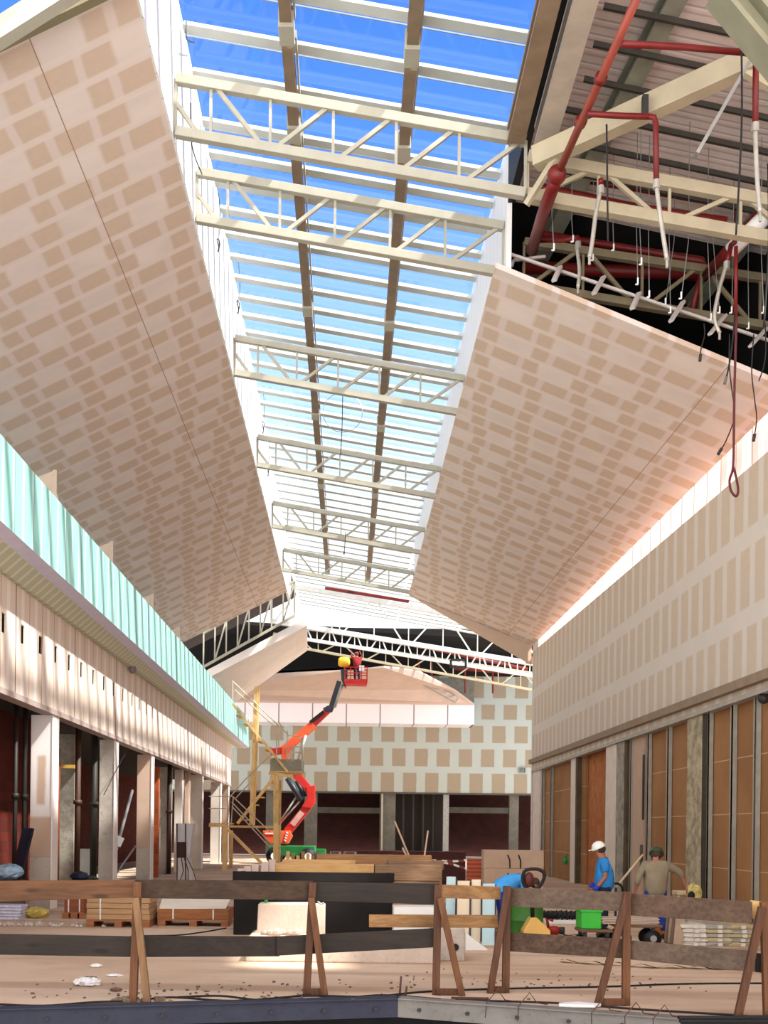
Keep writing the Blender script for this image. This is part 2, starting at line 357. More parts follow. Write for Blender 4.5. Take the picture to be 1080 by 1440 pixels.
struct('roof_right', mb, paint('warm_bounce_roof', (250, 176, 140), .85, .12, 1.5), 'unseen low roof added outside the right clerestory to bounce warm light', 'roof')  # added reflector, throws warm sunlight through the clerestory onto the ceiling
# lower right wall: sheathing boards behind studs
XS = XR + .24
t = NT('brown_sheathing'); X = t.xyz(); n = t.noise(.5, 5); n2 = t.noise(6, 5)
c = t.mix(t.sstep(n, .3, .7), lin((172, 128, 88)), lin((150, 108, 72))); c = t.mix(t.math('MULTIPLY', n2, .3), c, lin((150, 104, 66)))
zz = t.math('MODULO', t.math('ADD', X[2], .15), 1.25); c = t.mix(t.window(zz, .0, .022, .006), c, lin((205, 172, 138)))
M['sheath'] = t.fin(c, .8, 0, .15)
bk0, bk1 = onX(822, 1200, XS).y, onX(850, 1200, XS).y
mb = MB(); mb.span((XS, 6, 0), (XS + .1, bk1, wb_(20) + .2)); mb.span((XS, bk0, 0), (XS + .1, YB, wb_(20) + .2))
struct('wall_right_lower', mb, M['sheath'], 'brown sheathing boards behind the steel studs of the right wall', 'wall')
mb = MB(); mb.span((XS + .11, bk1 - .3, 0), (XS + .35, bk0 + .3, wb_(20) + .2))
struct('wall_brick_panel', mb, brick('orange_brick', 1, (206, 128, 72), (186, 106, 58), (170, 132, 96), .34, .24), 'orange hollow brick panel beside the far pale column of the right wall', 'brick wall')
mb = MB(); mb.span((XS - .4, 6, wb_(20) + .1), (XS + 8, YB, wb_(20) + .3))
struct('ceiling_shop_right', mb, paint('shop_ceiling', (150, 130, 110), .9), 'shop ceiling behind the right wall', 'ceiling')

# ---------------------------------------------------------------- left side: clad fascia, green box, shops
FT, FB = onX(0, 805, XL).z, onX(0, 965, XL).z
FY1 = onX(325, 1103, XL).y; FB1 = onX(325, 1103, XL).z
XG = XL + .72
GB = FT; GB0 = onX(0, 727, XG).z; GT = onX(0, 608, XG).z; GY1 = onX(350, 1040, XG).y
GT1 = onX(325, 983, XG).z; GB1 = onX(330, 1035, XG).z
def lerp(a, b, t): return a + (b - a) * t
def fb_(y): return lerp(FB, FB1, (y - 20) / (FY1 - 20))
t = NT('cream_clad_fascia'); X = t.xyz(); p = t.math('MODULO', t.math('ADD', X[1], 300.0), 1.0)
c = t.mix(t.noise(.7, 4), lin((228, 210, 194)), lin((214, 194, 178)))
c = t.mix(t.window(p, .40, .62, .02), c, lin((232, 224, 214))); c = t.mix(t.window(p, .0, .03, .008), c, lin((120, 108, 98)))
p4 = t.math('MODULO', t.math('ADD', X[1], 302.0), 5.0); c = t.mix(t.window(p4, .0, .05, .008), c, lin((60, 52, 48)))
M['fascia'] = t.fin(c, .7, 0, .2)
# fascia wall with a row of slot openings, built as strips around the slots
slots = []
for px in (5, 32, 57, 79, 98, 115, 132, 147, 161, 174, 187, 197, 207, 216):
    slots.append(onX(px, 900, XL).y)
zs0, zs1 = onX(5, 890, XL).z, onX(5, 862, XL).z
Y0F = 10.0
mb = MB()
mb.span((XL - .14, Y0F, zs1), (XL, FY1, FT + .3))
prev = Y0F
for ys in slots + [None]:
    e = FY1 if ys is None else ys - .13
    mb.slab([(XL, prev, fb_(prev)), (XL, e, fb_(e)), (XL, e, zs1), (XL, prev, zs1)] if False else [(XL, prev, zs0), (XL, e, zs0), (XL, e, zs1), (XL, prev, zs1)], (-.03, 0, 0))
    if ys is not None: prev = ys + .13
mb.slab([(XL, Y0F, fb_(Y0F)), (XL, FY1, fb_(FY1)), (XL, FY1, zs0), (XL, Y0F, zs0)], (-.14, 0, 0))
mbk = MB(); mbk.span((XL - .1, Y0F, zs0 - .0), (XL - .06, FY1, zs1)); struct('wall_left_backing', mbk, M['black'], 'black backing standing in for the dark interior behind the left fascia slots', 'wall')  # black sheet in place of the shade inside the slots
struct('wall_left', mb, M['fascia'], 'cream clad fascia band above the left shop bays with a row of dark slots', 'wall')
mb = MB(); mb.slab([(XL + .02, Y0F, fb_(Y0F) - .12), (XL + .02, FY1, fb_(FY1) - .12), (XL + .02, FY1, fb_(FY1)), (XL + .02, Y0F, fb_(Y0F))], (-.3, 0, 0))
struct('trim_4', mb, paint('pinkish_edge', (176, 158, 150), .6, .1), 'edge strip along the bottom of the left fascia', 'edge strip')
mb = MB(); mb.slab([(XL, FY1, 0), (XL - 9, FY1, 0), (XL - 9, FY1, FT + 4), (XL, FY1, FT + 4)], (0, .2, 0))
# green fronted box hung above the fascia
t = NT('mint_panels'); X = t.xyz(); p = t.math('MODULO', t.math('ADD', X[1], 300.0), .62)
c = t.mix(t.noise(1.2, 4), lin((132, 192, 180)), lin((148, 202, 190))); c = t.mix(t.window(p, .36, .47, .03), c, lin((184, 216, 210)))
p4 = t.math('MODULO', t.math('ADD', X[1], 302.0), 1.24); c = t.mix(t.window(p4, 0, .03, .008), c, lin((84, 128, 124)))
p5 = t.math('MODULO', t.math('ADD', X[1], 301.3), 8.6); c = t.mix(t.window(p5, 0, .12, .01), c, lin((120, 140, 150)))
M['mint'] = t.fin(c, .45, 0, .3)
mb = MB(); mb.slab([(XG, Y0F, GB0 + .0), (XG, GY1, GB1), (XG, GY1, GT1), (XG, Y0F, GT)], (-.12, 0, 0))
struct('wall_left_box', mb, M['mint'], 'mint green panelled front of the box hung along the left wall', 'wall panel')
lil = paint('lilac_shade_edge', (206, 202, 226), .6, .06)  # lilac puts the bluish shade of the box edge into its colour
GBa = onX(0, 752, XG - .3).z; GBb = GB1 - (GB0 - GBa) * .8
mb = MB(); mb.slab([(XG - .3, Y0F, GBa), (XG - .3, GY1, GBb), (XG + .01, GY1, GB1), (XG + .01, Y0F, GB0)], (-.1, 0, .08))
struct('trim_5', mb, lil, 'lilac lower edge of the mint green box', 'edge strip')
soff = striped('green_slat_soffit', 1, (186, 192, 164), (214, 208, 186), .42, .12, None, 0, 0, .6, .2)
mb = MB(); mb.slab([(XG - .29, Y0F, GBa + .01), (XG - .29, GY1, GBb + .01), (XL, GY1, FT + .0), (XL, Y0F, FT + .0)], (0, 0, .08))
struct('ceiling_soffit', mb, soff, 'slatted pale green soffit under the mint green box', 'soffit')
mb = MB(); mb.slab([(XG - .02, GY1, GB1), (XL - .3, GY1, GB1), (XL - .3, GY1, GT1), (XG - .02, GY1, GT1)], (0, .06, 0))
struct('wall_box_end', mb, lil, 'end of the mint green box', 'wall panel')
# fins (struts) between box top and ceiling
for i, (px, py) in enumerate(((86, 672), (164, 770), (220, 842), (256, 888))):
    p = onX(px, py + 60, XG - .45); yy = p.y
    mb = MB(); x = XG - .6; zt = onX(px, py, XG - .6).z
    mb.slab([(x - .9, yy, GT - .6), (x, yy, GT - .6), (x, yy, zt), (x - .9, yy, zt - .35)], (0, .06, 0)); mb.box((x, yy + .03, (GT - .6 + zt) / 2), (.1, .14, zt - GT + .6))
    o = mb.build('roof_fin', paint('taupe_board', (176, 158, 140), .8, .08), None, origin=(x, yy, GT - .6)); tag(o, ['nearest', 'second nearest', 'third nearest', 'farthest'][i] + ' taupe fin standing up behind the mint green box', 'fin', 'fins behind the mint green box')
# shop slab and brick back wall on the left, bay shade put into their colours
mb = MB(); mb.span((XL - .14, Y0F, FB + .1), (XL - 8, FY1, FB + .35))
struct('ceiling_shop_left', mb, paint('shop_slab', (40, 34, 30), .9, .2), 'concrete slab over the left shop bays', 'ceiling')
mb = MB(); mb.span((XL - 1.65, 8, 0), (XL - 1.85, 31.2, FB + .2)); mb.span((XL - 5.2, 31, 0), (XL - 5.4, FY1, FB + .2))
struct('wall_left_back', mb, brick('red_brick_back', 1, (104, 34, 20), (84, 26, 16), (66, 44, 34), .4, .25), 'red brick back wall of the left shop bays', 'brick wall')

# ---------------------------------------------------------------- end wall and cross hall
endm = board_wall_mat('end_wall_boards', 0, 1.56, .62, [HC + h for h in (4.3, 6.0, 7.65, 9.15)], .46, .3, (146, 134, 116), (164, 171, 166))
zb = at(560, 1114, YEND).z
mb = MB(); mb.span((-18, YEND, zb), (26, YEND + .2, HC + 10.9))
struct('wall_back', mb, endm, 'far end wall of plasterboard patches with white taped joints', 'wall')
mb = MB(); mb.span((-18, YEND - .05, zb - .12), (26, YEND + .1, zb))
struct('trim_6', mb, paint('dark_edge', (70, 66, 62), .6), 'dark edge under the far end wall', 'edge strip')
mb = MB(); mb.span((-18, YEND + 5, 0), (26, YEND + 5.2, zb + .5))
struct('wall_back_brick', mb, brick('shaded_red_brick', 0, (58, 22, 15), (46, 17, 12), (38, 28, 24), .5, .3), 'red brick wall deep inside the far shop bays', 'brick wall')  # brick colour darkened to stand for the deep bay shade
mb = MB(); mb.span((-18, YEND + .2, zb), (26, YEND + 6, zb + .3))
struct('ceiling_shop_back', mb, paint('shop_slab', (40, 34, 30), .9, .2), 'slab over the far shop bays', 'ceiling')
mb = MB(); mb.span((-18, YEND - .1, HC + 10.9), (26, YEND + .2, HC + 14.2)); struct('wall_back_void', mb, paint('void_shade_deck', (16, 14, 14), .9, .2), 'near-black wall standing for the unlit void above the far end wall', 'wall')  # near-black sheet stands for the unlit void
mb = MB(); a, b = at(598, 1012, YEND - .3), at(667, 955, YEND - .3); mb.span((a.x, a.y, a.z), (b.x, a.y + .1, b.z)); struct('wall_curtain', mb, paint('grey_curtain', (120, 116, 106), .9, .2), 'grey unfinished board area beside the far sloping ceiling', 'wall')
# far sloping ceiling with white strip
ys = 77.5; zs = at(500, 990, ys).z; zs2 = at(500, 1017, ys).z
xl = at(150, 990, ys).x; xr = at(667, 990, ys).x
ypk = 68.0
pts = [(xl, ys, zs), (xr, ys, zs)] + [tuple(at(px, py, yy)) for px, py, yy in ((640, 972, 75.6), (585, 943, 70.8), (540, 939, ypk), (362, 948, ypk), (250, 975, ypk))]
mb = MB(); mb.slab(pts, (0, 0, .12))
struct('ceiling_far', mb, paint('pinkish_plain_board', (184, 164, 153), .9, .05, 1.2, spec=.15), 'plain pale sloping ceiling of the cross hall under the boom lift basket', 'ceiling')
strip = striped('white_strip_panels', 0, (232, 230, 236), (130, 120, 128), 2.3, .08, None, 0, .7, .5)
mb = MB(); mb.span((xl, ys - .02, zs2), (xr, ys + .1, zs + .02))
mb.span((xr - .1, ys, zs2), (xr, YEND, zs + .02)); mb.span((xl, ys, zs2), (xr, YEND, zs2 + .1))
struct('trim_7', mb, strip, 'white panelled strip under the far sloping ceiling', 'wall strip')
# roof over the cross hall, its shade put into a near-black colour
mb = MB(); mb.slab([(-18, 73, HC + 13.6), (26, 73, HC + 11.6), (26, YEND + .3, HC + 11.9), (-18, YEND + .3, HC + 13.9)], (0, 0, .2))
struct('roof_far', mb, paint('void_shade_deck', (16, 14, 14), .9, .2), 'metal roof deck blackened for shade over the cross hall', 'roof')
# left far lower ceiling (beam soffit and panel) seen under the end of the left ceiling
ya = 60.0
A = at(432, 868, ya); B = at(288, 944, ya)
mb = MB(); mb.slab([A, B, B + Vector((0, 0, -.45)), A + Vector((0, 0, -.45))], (0, .5, 0))
mb.slab([A + Vector((0, .5, -.45)), B + Vector((0, .5, -.45)), at(300, 1010, 66), at(432, 915, 66)], (0, .12, .12))
struct('ceiling_left_far', mb, plainw, 'pale boxed beam and sloping panel beyond the end of the left ceiling', 'ceiling')
# ---------------------------------------------------------------- skylight
def gz(x): return HC + 14.5 + TS * (x + 3.15)
shaft = striped('shaft_panels', 1, (238, 236, 232), (196, 194, 192), .62, .025, None, 0, 0, .5)
mb = MB(); mb.slab([(-3.15, 10, lcz(-3.15) - .02), (-3.15, 60.8, lcz(-3.15) - .02), (-3.15, 60.8, gz(-3.15) + .1), (-3.15, 10, gz(-3.15) + .1)], (-.1, 0, 0))
struct('wall_shaft_left', mb, shaft, 'white panelled shaft side along the left edge of the skylight', 'skylight shaft wall')
mb = MB(); mb.slab([(3.0, 9, HC + 12.3), (3.14, 9, HC + 12.3), (3.14, Y_TR[1] - .3, HC + 12.3), (3.0, Y_TR[1] - .3, HC + 12.3)], (0, 0, 1.3))
struct('trim_8', mb, M['black'], 'black strip standing in for the dark gap between the two edge beams of the near skylight', 'trim')  # black fill in place of the shade between the beams
mb = MB(); mb.slab([(2.98, Y_TR[1] - .3, rcz(2.75) - .02), (2.98, Y1R + .1, rcz(2.75) - .02), (2.98, Y1R + .1, gz(2.98) + .1), (2.98, Y_TR[1] - .3, gz(2.98) + .1)], (.1, 0, 0))
struct('wall_shaft_right', mb, shaft, 'white panelled shaft side along the right edge of the skylight', 'skylight shaft wall')
t = NT('skylight_glass'); t.n.remove(t.b)
tr = t.node('ShaderNodeBsdfTransparent'); tr.inputs[0].default_value = (.90, .95, 1, 1); gl = t.node('ShaderNodeBsdfGlossy'); gl.inputs['Roughness'].default_value = .02; lw = t.node('ShaderNodeLayerWeight'); lw.inputs[0].default_value = .5; fr_ = t.math('ADD', .03, t.math('MULTIPLY', .75, t.math('POWER', lw.outputs[1], 5.0)))
mx = t.node('ShaderNodeMixShader'); t.set(mx.inputs[0], fr_); t.t.links.new(tr.outputs[0], mx.inputs[1]); t.t.links.new(gl.outputs[0], mx.inputs[2]); t.t.links.new(mx.outputs[0], t.out.inputs[0]); M['glass'] = t.m
XB = [-3.15, -1.20, .95, 2.95]
dim = []
yb = [10.9] + Y_TR[:]
# purlins
PY = []
PY += [13.9, 15.1, 16.35, 17.6, 19.1, 20.36, 21.6]
for a, b, n in []  + [(Y_TR[i], Y_TR[i + 1], 7) for i in range(1, len(Y_TR) - 1)] + [(60.55, 68.15, 7), (68.15, 72.5, 4)]:
    for i in range(n): PY.append(a + (b - a) * (i + .5) / n)
PY = [y for y in PY if y > 13.5]
pp = None
for y in PY:
    if pp is None:
        mb = MB(); z0, z1 = gz(-3.1) - .12, gz(2.95) - .12
        mb.bar((-3.1, 0, z0), (2.95, 0, z1), .06, .12); mb.bar((-3.1, 0, z0 - .06), (2.95, 0, z1 - .06), .25, .025)
        pp = mb.build('skylight_purlin', M['purlin']); o = pp
    else: o = pp.copy(); C.objects.link(o)
    o.location = (0, y, 0)
    tag(o, 'white cross purlin directly under the skylight glass', 'purlin', 'white purlins under the skylight glass')
for y in PY:
    if y > 54.5:
        o = pp.copy(); C.objects.link(o); o.location = (6.2, y, TS * 6.2); tag(o, 'white cross purlin of the glazing beyond the right ceiling end', 'purlin', 'white purlins beyond the right ceiling end')
# glazing, one window per bay and column, glass with a thin dark bar in the middle of each pane
M['bar'] = paint('glazing_bar', (150, 160, 168), .4, .1, 3, .3)
k = 1
for bi, (a, b) in enumerate(zip([11.6] + Y_TR + [68.15], Y_TR + [68.15, 72.8])):
    for j in range(3):
        xa, xb = XB[j] + .04, XB[j + 1] - .04
        mb = MB(); mb.add([(xa, a, gz(xa)), (xb, a, gz(xb)), (xb, b, gz(xb)), (xa, b, gz(xa))], [(0, 1, 2, 3)])
        g = mb.build('window_%d' % k, M['glass'], None, origin=(xa, a, gz(xa))); k += 1
        tag(g, 'glazed skylight bay', 'skylight window', 'glazed bays of the long skylight', 'structure')
        mb = MB()
        for y in PY:
            if a < y + .5 < b: mb.bar((xa, y + .40, gz(xa) - .03), (xb, y + .40, gz(xb) - .03), .02, .025)
        mb.build('glazing_bar', M['bar'], g)
# glass beyond the right ceiling end
mb = MB(); mb.add([(2.95, 54.5, gz(2.95)), (12, 54.5, gz(12) + .4), (12, 72.8, gz(12) + .4), (2.95, 72.8, gz(2.95))], [(0, 1, 2, 3)])
g = mb.build('window_%d' % k, M['glass'], None, origin=(3, 54.5, gz(3))); tag(g, 'glazed skylight beyond the far end of the right ceiling', 'skylight window', None, 'structure')
# long beams under the glass
for i, x in enumerate((-1.20, .95)):
    for q, (a, b) in enumerate(zip([9.0] + Y_TR[:1] + Y_TR[1:-1], Y_TR[:1] + Y_TR[1:])):
        root = empty('skylight_beam', (x, a, gz(x) - .5), 'brown long beam under the ' + ('left' if i == 0 else 'right') + ' joint of the skylight glass', 'beam', ('left' if i == 0 else 'right') + ' brown skylight beam lengths')
        z = gz(x) - .42
        mb = MB(); mb.ibeam((x, a + .02, z - .06), (x, b - .02, z - .0), .20, .26, .05); mb.build('beam_body', M['brown_steel'], root)
        mb = MB(); mb.box((x, b - .28, z - .02), (.26, .5, .36)); mb.build('beam_bracket', M['white_steel'], root, bevel=.01)
        mb = MB(); mb.bar((x + .14, a + .1, z + .12), (x + .14, b - .3, z + .14), .03, .14); mb.build('white_flange', M['white_steel'], root)
# right edge beams of the skylight next to the open roof
for (x, w, h, m, nm, lb) in ((2.76, .30, .3, M['brown_steel'], 'edge_beam', 'brown steel edge beam along the right side of the near skylight'), (3.26, .36, .34, paint('taupe_steel', (178, 166, 150), .5, .1), 'edge_beam', 'taupe steel edge beam beside the open roof on the right')):
    mb = MB(); mb.ibeam((x, 9, HC + 12.0), (x, Y_TR[0] - .15, HC + 12.0), w, h, .06)
    o = mb.build(nm, m, None, origin=(x, 9, HC + 12.0)); tag(o, lb, 'beam')
# trusses
def truss(y, xa, xb, zt, zb_, label, group=None, w=.14, h=.165, mat=None, panels=None, bh=None):
    mat = mat or M['white_steel']
    root = empty('roof_truss', ((xa + xb) / 2, y, zb_((xa + xb) / 2)), label, 'truss', group)
    P = lambda tt, s: Vector((xa + (xb - xa) * tt, y, (zt if s else zb_)(xa + (xb - xa) * tt)))
    mb = MB(); mb.bar(P(0, 1), P(1, 1), w, h); mb.build('top_chord', mat, root, bevel=.01)
    mb = MB(); mb.bar(P(0, 0), P(1, 0), w * 1.1, bh or h); mb.build('bottom_chord', mat, root, bevel=.01)
    posts = panels or [.0, .10, .27, .45, .63, .81, 1.0]
    for i, tt in enumerate(posts):
        mb = MB(); mb.bar(P(tt, 0), P(tt, 1), .05, .05, (0, 1, 0)); mb.build('truss_post', mat, root)
    for i in range(len(posts) - 1):
        a, b = posts[i], posts[i + 1]
        mb = MB()
        if i == 0 and panels is None: mb.bar(lerp(P(a, 0), P(a, 1), .55), P(b - .03, 0), .07, .07, (0, 1, 0))
        elif i == 1 or (panels and i % 2): mb.bar(P(a + .01, 1), P(b - .02, 0), .07, .07, (0, 1, 0))
        else: mb.bar(P(a + .012, 0), P(b - .01, 1), .07, .07, (0, 1, 0))
        mb.build('truss_diagonal', mat, root)
    return root
names = ['nearest white steel truss, running on past the skylight to the right', 'second white truss of the close near pair under the skylight', 'third white truss from the near end of the skylight', 'fourth white truss from the near end of the skylight', 'fifth white truss from the near end of the skylight', 'sixth white truss from the near end of the skylight']
zt = lambda x: HC + 13.0 + TS * (x + 3.15); zbm = lambda x: HC + 12.08 + TS * (x + 3.15)
for i, y in enumerate(Y_TR[:-1]):
    truss(y, -3.12, 2.96, zt, zbm, names[i], 'white trusses spanning the skylight')
y = Y_TR[0]
truss(y + .02, 3.0, 12.5, lambda x: HC + 11.72 - .17 * (x - 3), lambda x: zbm(2.96) - .165 * (x - 2.96), 'cream truss crossing the open roof on the right, lit by daylight', None, .16, .2, M['cream_steel'], [0, .13, .26, .39, .52, .65, .78, .91, 1])
truss(22.75, 3.4, 12.5, lambda x: HC + 11.5 - .14 * (x - 5.5), lambda x: HC + 10.6 - .155 * (x - 5.5), 'cream truss in the dark void above the right ceiling', None, .14, .15, paint('shaded_cream_steel', (120, 108, 84), .6, .1), [0, .13, .26, .39, .52, .65, .78, .91, 1])  # cream darkened to put the void's shade on this truss
# far deep truss and cross hall trusses
yd = 60.55
zz1 = lambda x: at(420, 826, yd).z - .165 * (x - at(420, 826, yd).x); zz0 = lambda x: at(422, 880, yd).z - .15 * (x - at(422, 880, yd).x)
truss(yd, -4.2, 10.5, zz1, zz0, 'deep white truss at the far end of the skylight', None, .24, .24, M['white_bright'], [i / 8 for i in range(9)])
yd = 63.5
zz3 = lambda x: at(560, 903, yd).z - .14 * (x - at(560, 903, yd).x); zz2 = lambda x: at(560, 920, yd).z - .15 * (x - at(560, 920, yd).x)
truss(yd, -3.2, 10.8, zz3, zz2, 'low white lattice truss just above the boom lift basket', None, .18, .17, M['white_bright'], [i / 20 for i in range(21)])
yd = 67.3
zz5 = lambda x: at(560, 918, yd).z - .14 * (x - at(560, 918, yd).x); zz4 = lambda x: at(560, 936, yd).z - .17 * (x - at(560, 936, yd).x)
truss(yd, -4.5, 11.5, zz5, zz4, 'shaded truss behind the low lattice truss of the cross hall', None, .16, .14, M['cream_steel'], [i / 12 for i in range(13)])
# truss chord in the upper left corner
mb = MB(); mb.bar(at(-60, 84, 14.6), at(120, -30, 14.6), .2, .26); o = mb.build('roof_girder', M['white_steel'], None, origin=at(0, 45, 14.6)); tag(o, 'white girder crossing the top left corner of the view', 'girder')
# dark trusses in the gap at the end of the left ceiling
for j, yy in enumerate((58.6, 61.5)):
    A_, B_ = at(414, 858, yy), at(286, 930, yy)
    root = empty('roof_truss', A_, ['white truss seen in the dark gap at the end of the left ceiling', 'second truss deeper in the dark gap at the end of the left ceiling'][j], 'truss')
    dv = Vector((0, 0, 1.5))
    mb = MB(); mb.bar(A_ - dv * .2, B_ - dv * .2, .1, .12); mb.build('bottom_chord', M['white_steel'], root)
    mb = MB(); mb.bar(A_ + dv, B_ + dv, .1, .12); mb.build('top_chord', M['white_steel'], root)
    for i in range(9):
        mb = MB(); mb.bar(lerp(A_, B_, i / 8) - dv * .2, lerp(A_, B_, i / 8) + dv, .07, .07, (0, 1, 0)); mb.build('truss_post', M['white_steel'], root)
        if i % 2 == 0 and i < 8: mb = MB(); mb.bar(lerp(A_, B_, i / 8) + dv, lerp(A_, B_, (i + 1) / 8) - dv * .2, .07, .07, (0, 1, 0)); mb.build('truss_diagonal', M['white_steel'], root)
mb = MB(); mb.slab([(-12, 58, lcz(-12) + 1.9), (-3.2, 58, lcz(-3.2) + 1.9), (-3.2, 68, lcz(-3.2) + 1.9), (-12, 68, lcz(-12) + 1.9)], (0, 0, .1))
struct('roof_left_far', mb, paint('dark_deck', (74, 66, 62), .9, .2), 'dark roof deck above the gap at the end of the left ceiling', 'roof')
# ---------------------------------------------------------------- open roof on the right
P0 = at(780, 190, 21.5); dd1 = Vector((-.14, 1, -.0975)); dd2 = Vector((1, 0, -.20))
def deck(s, r): return P0 + dd1 * r + dd2 * s
t = NT('corrugated_roof_deck'); X = t.xyz(); n = t.noise(.5, 5); c = t.mix(t.sstep(n, .3, .7), lin((232, 216, 208)), lin((206, 190, 182)))
p = t.math('MODULO', t.math('ADD', X[1], 100.0), .3); t.bump(t.window(p, .05, .15, .03), .4, .03); c = t.mix(t.math('MULTIPLY', t.window(p, .0, .04, .01), .5), c, lin((120, 112, 108)))
M['deck'] = t.fin(c, .55, 0, .4)
mb = MB()
HS0, HS1, HR0, HR1 = 4.62, 5.8, -10.6, -4.6      # unseen roof gap added here to drop sun onto the floor
dxl = 3.12 - P0.x; mb.slab([deck(dxl - .14 * 16, -16), deck(HS0, -16), deck(HS0, 2.0), deck(dxl + .28, 2.0)], (0, 0, .1)); mb.slab([deck(HS1, -16), deck(14, -16), deck(14, -4.0), deck(HS1, -4.0)], (0, 0, .1)); mb.slab([deck(4.5, -4.6), deck(4.5, 2.0), deck(5.6, 2.0), deck(5.0, -4.6)], (0, 0, .1))
mb.slab([deck(HS0, -16), deck(HS1, -16), deck(HS1, HR0), deck(HS0, HR0)], (0, 0, .1)); 
struct('roof_deck', mb, M['deck'], 'pale metal roof deck showing at the open right side', 'roof')
mb = MB(); mb.slab([deck(dxl + .27, 1.95), deck(5.6, 1.95), Vector((8.75, 56, rcz(8.75) + 1.5)), Vector((3.15, 56, rcz(3) + 1.9))], (0, 0, .1))
struct('roof_deck', mb, paint('void_shade_deck', (16, 14, 14), .9, .2), 'roof deck blackened for shade over the void above the right ceiling', 'roof')  # deck carried on in near-black, standing for the unlit void
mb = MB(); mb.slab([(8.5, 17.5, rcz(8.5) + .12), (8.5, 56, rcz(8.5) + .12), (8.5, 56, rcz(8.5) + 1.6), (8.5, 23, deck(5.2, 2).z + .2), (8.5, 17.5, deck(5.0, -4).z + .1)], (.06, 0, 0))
struct('wall_void_side', mb, paint('void_shade_deck', (16, 14, 14), .9, .2), 'near-black side wall added to keep the void above the right ceiling dark', 'wall')  # added to block the sky, shade put into its near-black colour
ribm = paint('olive_rib', (138, 140, 124), .5, .15)
for i, s in enumerate((.75, 4.3, 7.4)):
    mb = MB(); mb.ibeam(deck(s, -12) - Vector((0, 0, .16)), deck(s, 4) - Vector((0, 0, .16)), .32, .3, .05)
    o = mb.build('roof_rafter', ribm, None, origin=deck(s, 0)); tag(o, ['olive rafter under the roof deck closest to the skylight', 'middle olive rafter under the open roof deck', 'rightmost olive rafter under the open roof deck'][i], 'rafter')
for i in range(13):
    r = -7.8 + i * .74
    s0 = -.3 + (i % 3) * .1
    mb = MB(); mb.bar(deck(s0, r) - Vector((0, 0, .38)), deck(9.8 if r < -5 else 4.8, r) - Vector((0, 0, .38)), .06, .09)
    o = mb.build('purlin', paint('dark_purlin', (58, 54, 48), .5, .15), None, origin=deck(s0, r)); tag(o, 'thin dark channel hung across under the open roof deck', 'channel', 'dark channels under the open roof deck')
mb = MB(); mb.bar(at(752, 224, 19.3), at(1090, 70, 17.2), .26, .34); o = mb.build('roof_brace', M['cream_steel'], None, origin=at(752, 224, 19.3), bevel=.01); tag(o, 'big cream diagonal beam rising to the right under the open roof', 'beam')
mb = MB(); mb.bar(at(740, 288, 19.5), at(803, 187, 18.9), .08, .1); o = mb.build('roof_strut', M['cream_steel'], None, origin=at(740, 288, 19.5)); tag(o, 'short cream strut rising from the near truss beside the red riser', 'strut')
mb = MB(); mb.bar(at(1045, 98, 17.4), at(1100, 130, 17.4), .12, .14); o = mb.build('roof_strut', M['cream_steel'], None, origin=at(1045, 98, 17.4)); tag(o, 'cream strut at the right edge below the big diagonal beam', 'strut')
mb = MB(); mb.ibeam(at(1015, -20, 13.5), at(1110, 95, 13.5), .4, .34, .06); o = mb.build('roof_girder', paint('olive_girder', (126, 122, 100), .5, .1), None, origin=at(1060, 40, 13.5)); tag(o, 'olive steel girder crossing the top right corner of the view', 'girder')
mb = MB(); mb.bar(at(979, 218, 16.5), at(1068, 62, 16.5), .13, .05); o = mb.build('hanger_strut', M['galv'], None, origin=at(979, 218, 16.5)); tag(o, 'perforated galvanised strut hanging at a slant from the big diagonal beam', 'strut')
mb = MB(); mb.box(at(907, 150, 18.0), (.09, .1, .34)); o = mb.build('pipe_clip', M['dark_steel'], None, origin=at(907, 150, 18.0)); tag(o, 'black bracket hooked over the big diagonal beam', 'bracket')
# ================================================================ columns, studs and shop bays
conc = concrete('rough_concrete', (190, 178, 166), .62, 1.3, .5); concd = concrete('patchy_concrete', (176, 168, 152), .5, 2.5, .7)
boardb = paint('brown_board', (196, 168, 148), .9, .06, 1.5, spec=.15); boardw = paint('skimmed_board', (222, 208, 200), .9, .06, 1.2, spec=.15)
palem = paint('pale_column_paint', (228, 214, 200), .8, .08, 2)
def brightedge(): return paint('lit_corner_bead', (236, 228, 222), .6, .04)  # pale bead carries the brightness of the sunlit hall-side edge
def left_column(pl, pr, x, mat, label, base=None, bead=True, basey=1207, dep=.5, extra=None):
    p = onX(pr, 1150, x); y = p.y; w = (pr - pl) / F * y
    top = fb_(y) - .12
    root = empty('shop_column', (x - w / 2, y + dep / 2, 0), label, 'column')
    zb_ = 0
    if base:
        zb_ = at(pl, basey, y).z; mb = MB(); mb.span((x - w, y, 0), (x - .03, y + dep, zb_)); mb.build('column_base', base, root, bevel=.01)
    mb = MB(); mb.span((x - w, y, zb_), (x - .02, y + dep, top)); mb.build('column_shaft', mat, root, bevel=.01)
    if bead: mb = MB(); mb.span((x - .03, y - .02, 0), (x, y + dep, top)); mb.build('lit_corner_bead', brightedge(), root)
    return root, x, y, w, top
t = NT('part_skimmed_board'); X = t.xyz(); n = t.noise(2.0, 4)
zz = t.math('ADD', X[2], t.math('MULTIPLY', n, .25)); xx = t.math('ADD', X[0], t.math('MULTIPLY', n, .1))
f = t.math('MAXIMUM', t.math('SUBTRACT', 1.0, t.sstep(zz, 2.18, 2.28)), t.math('MULTIPLY', t.window(zz, 2.55, 3.65, .05), t.window(xx, -.05, .14, .04)))
c = t.mix(f, lin((222, 212, 208)), lin((192, 164, 142))); M['partskim'] = t.fin(c, .9, 0, .15)
C1 = left_column(42, 74, XL - .02, M['partskim'], 'nearest left column, part skimmed board over a bare concrete foot', conc, True, 1205)
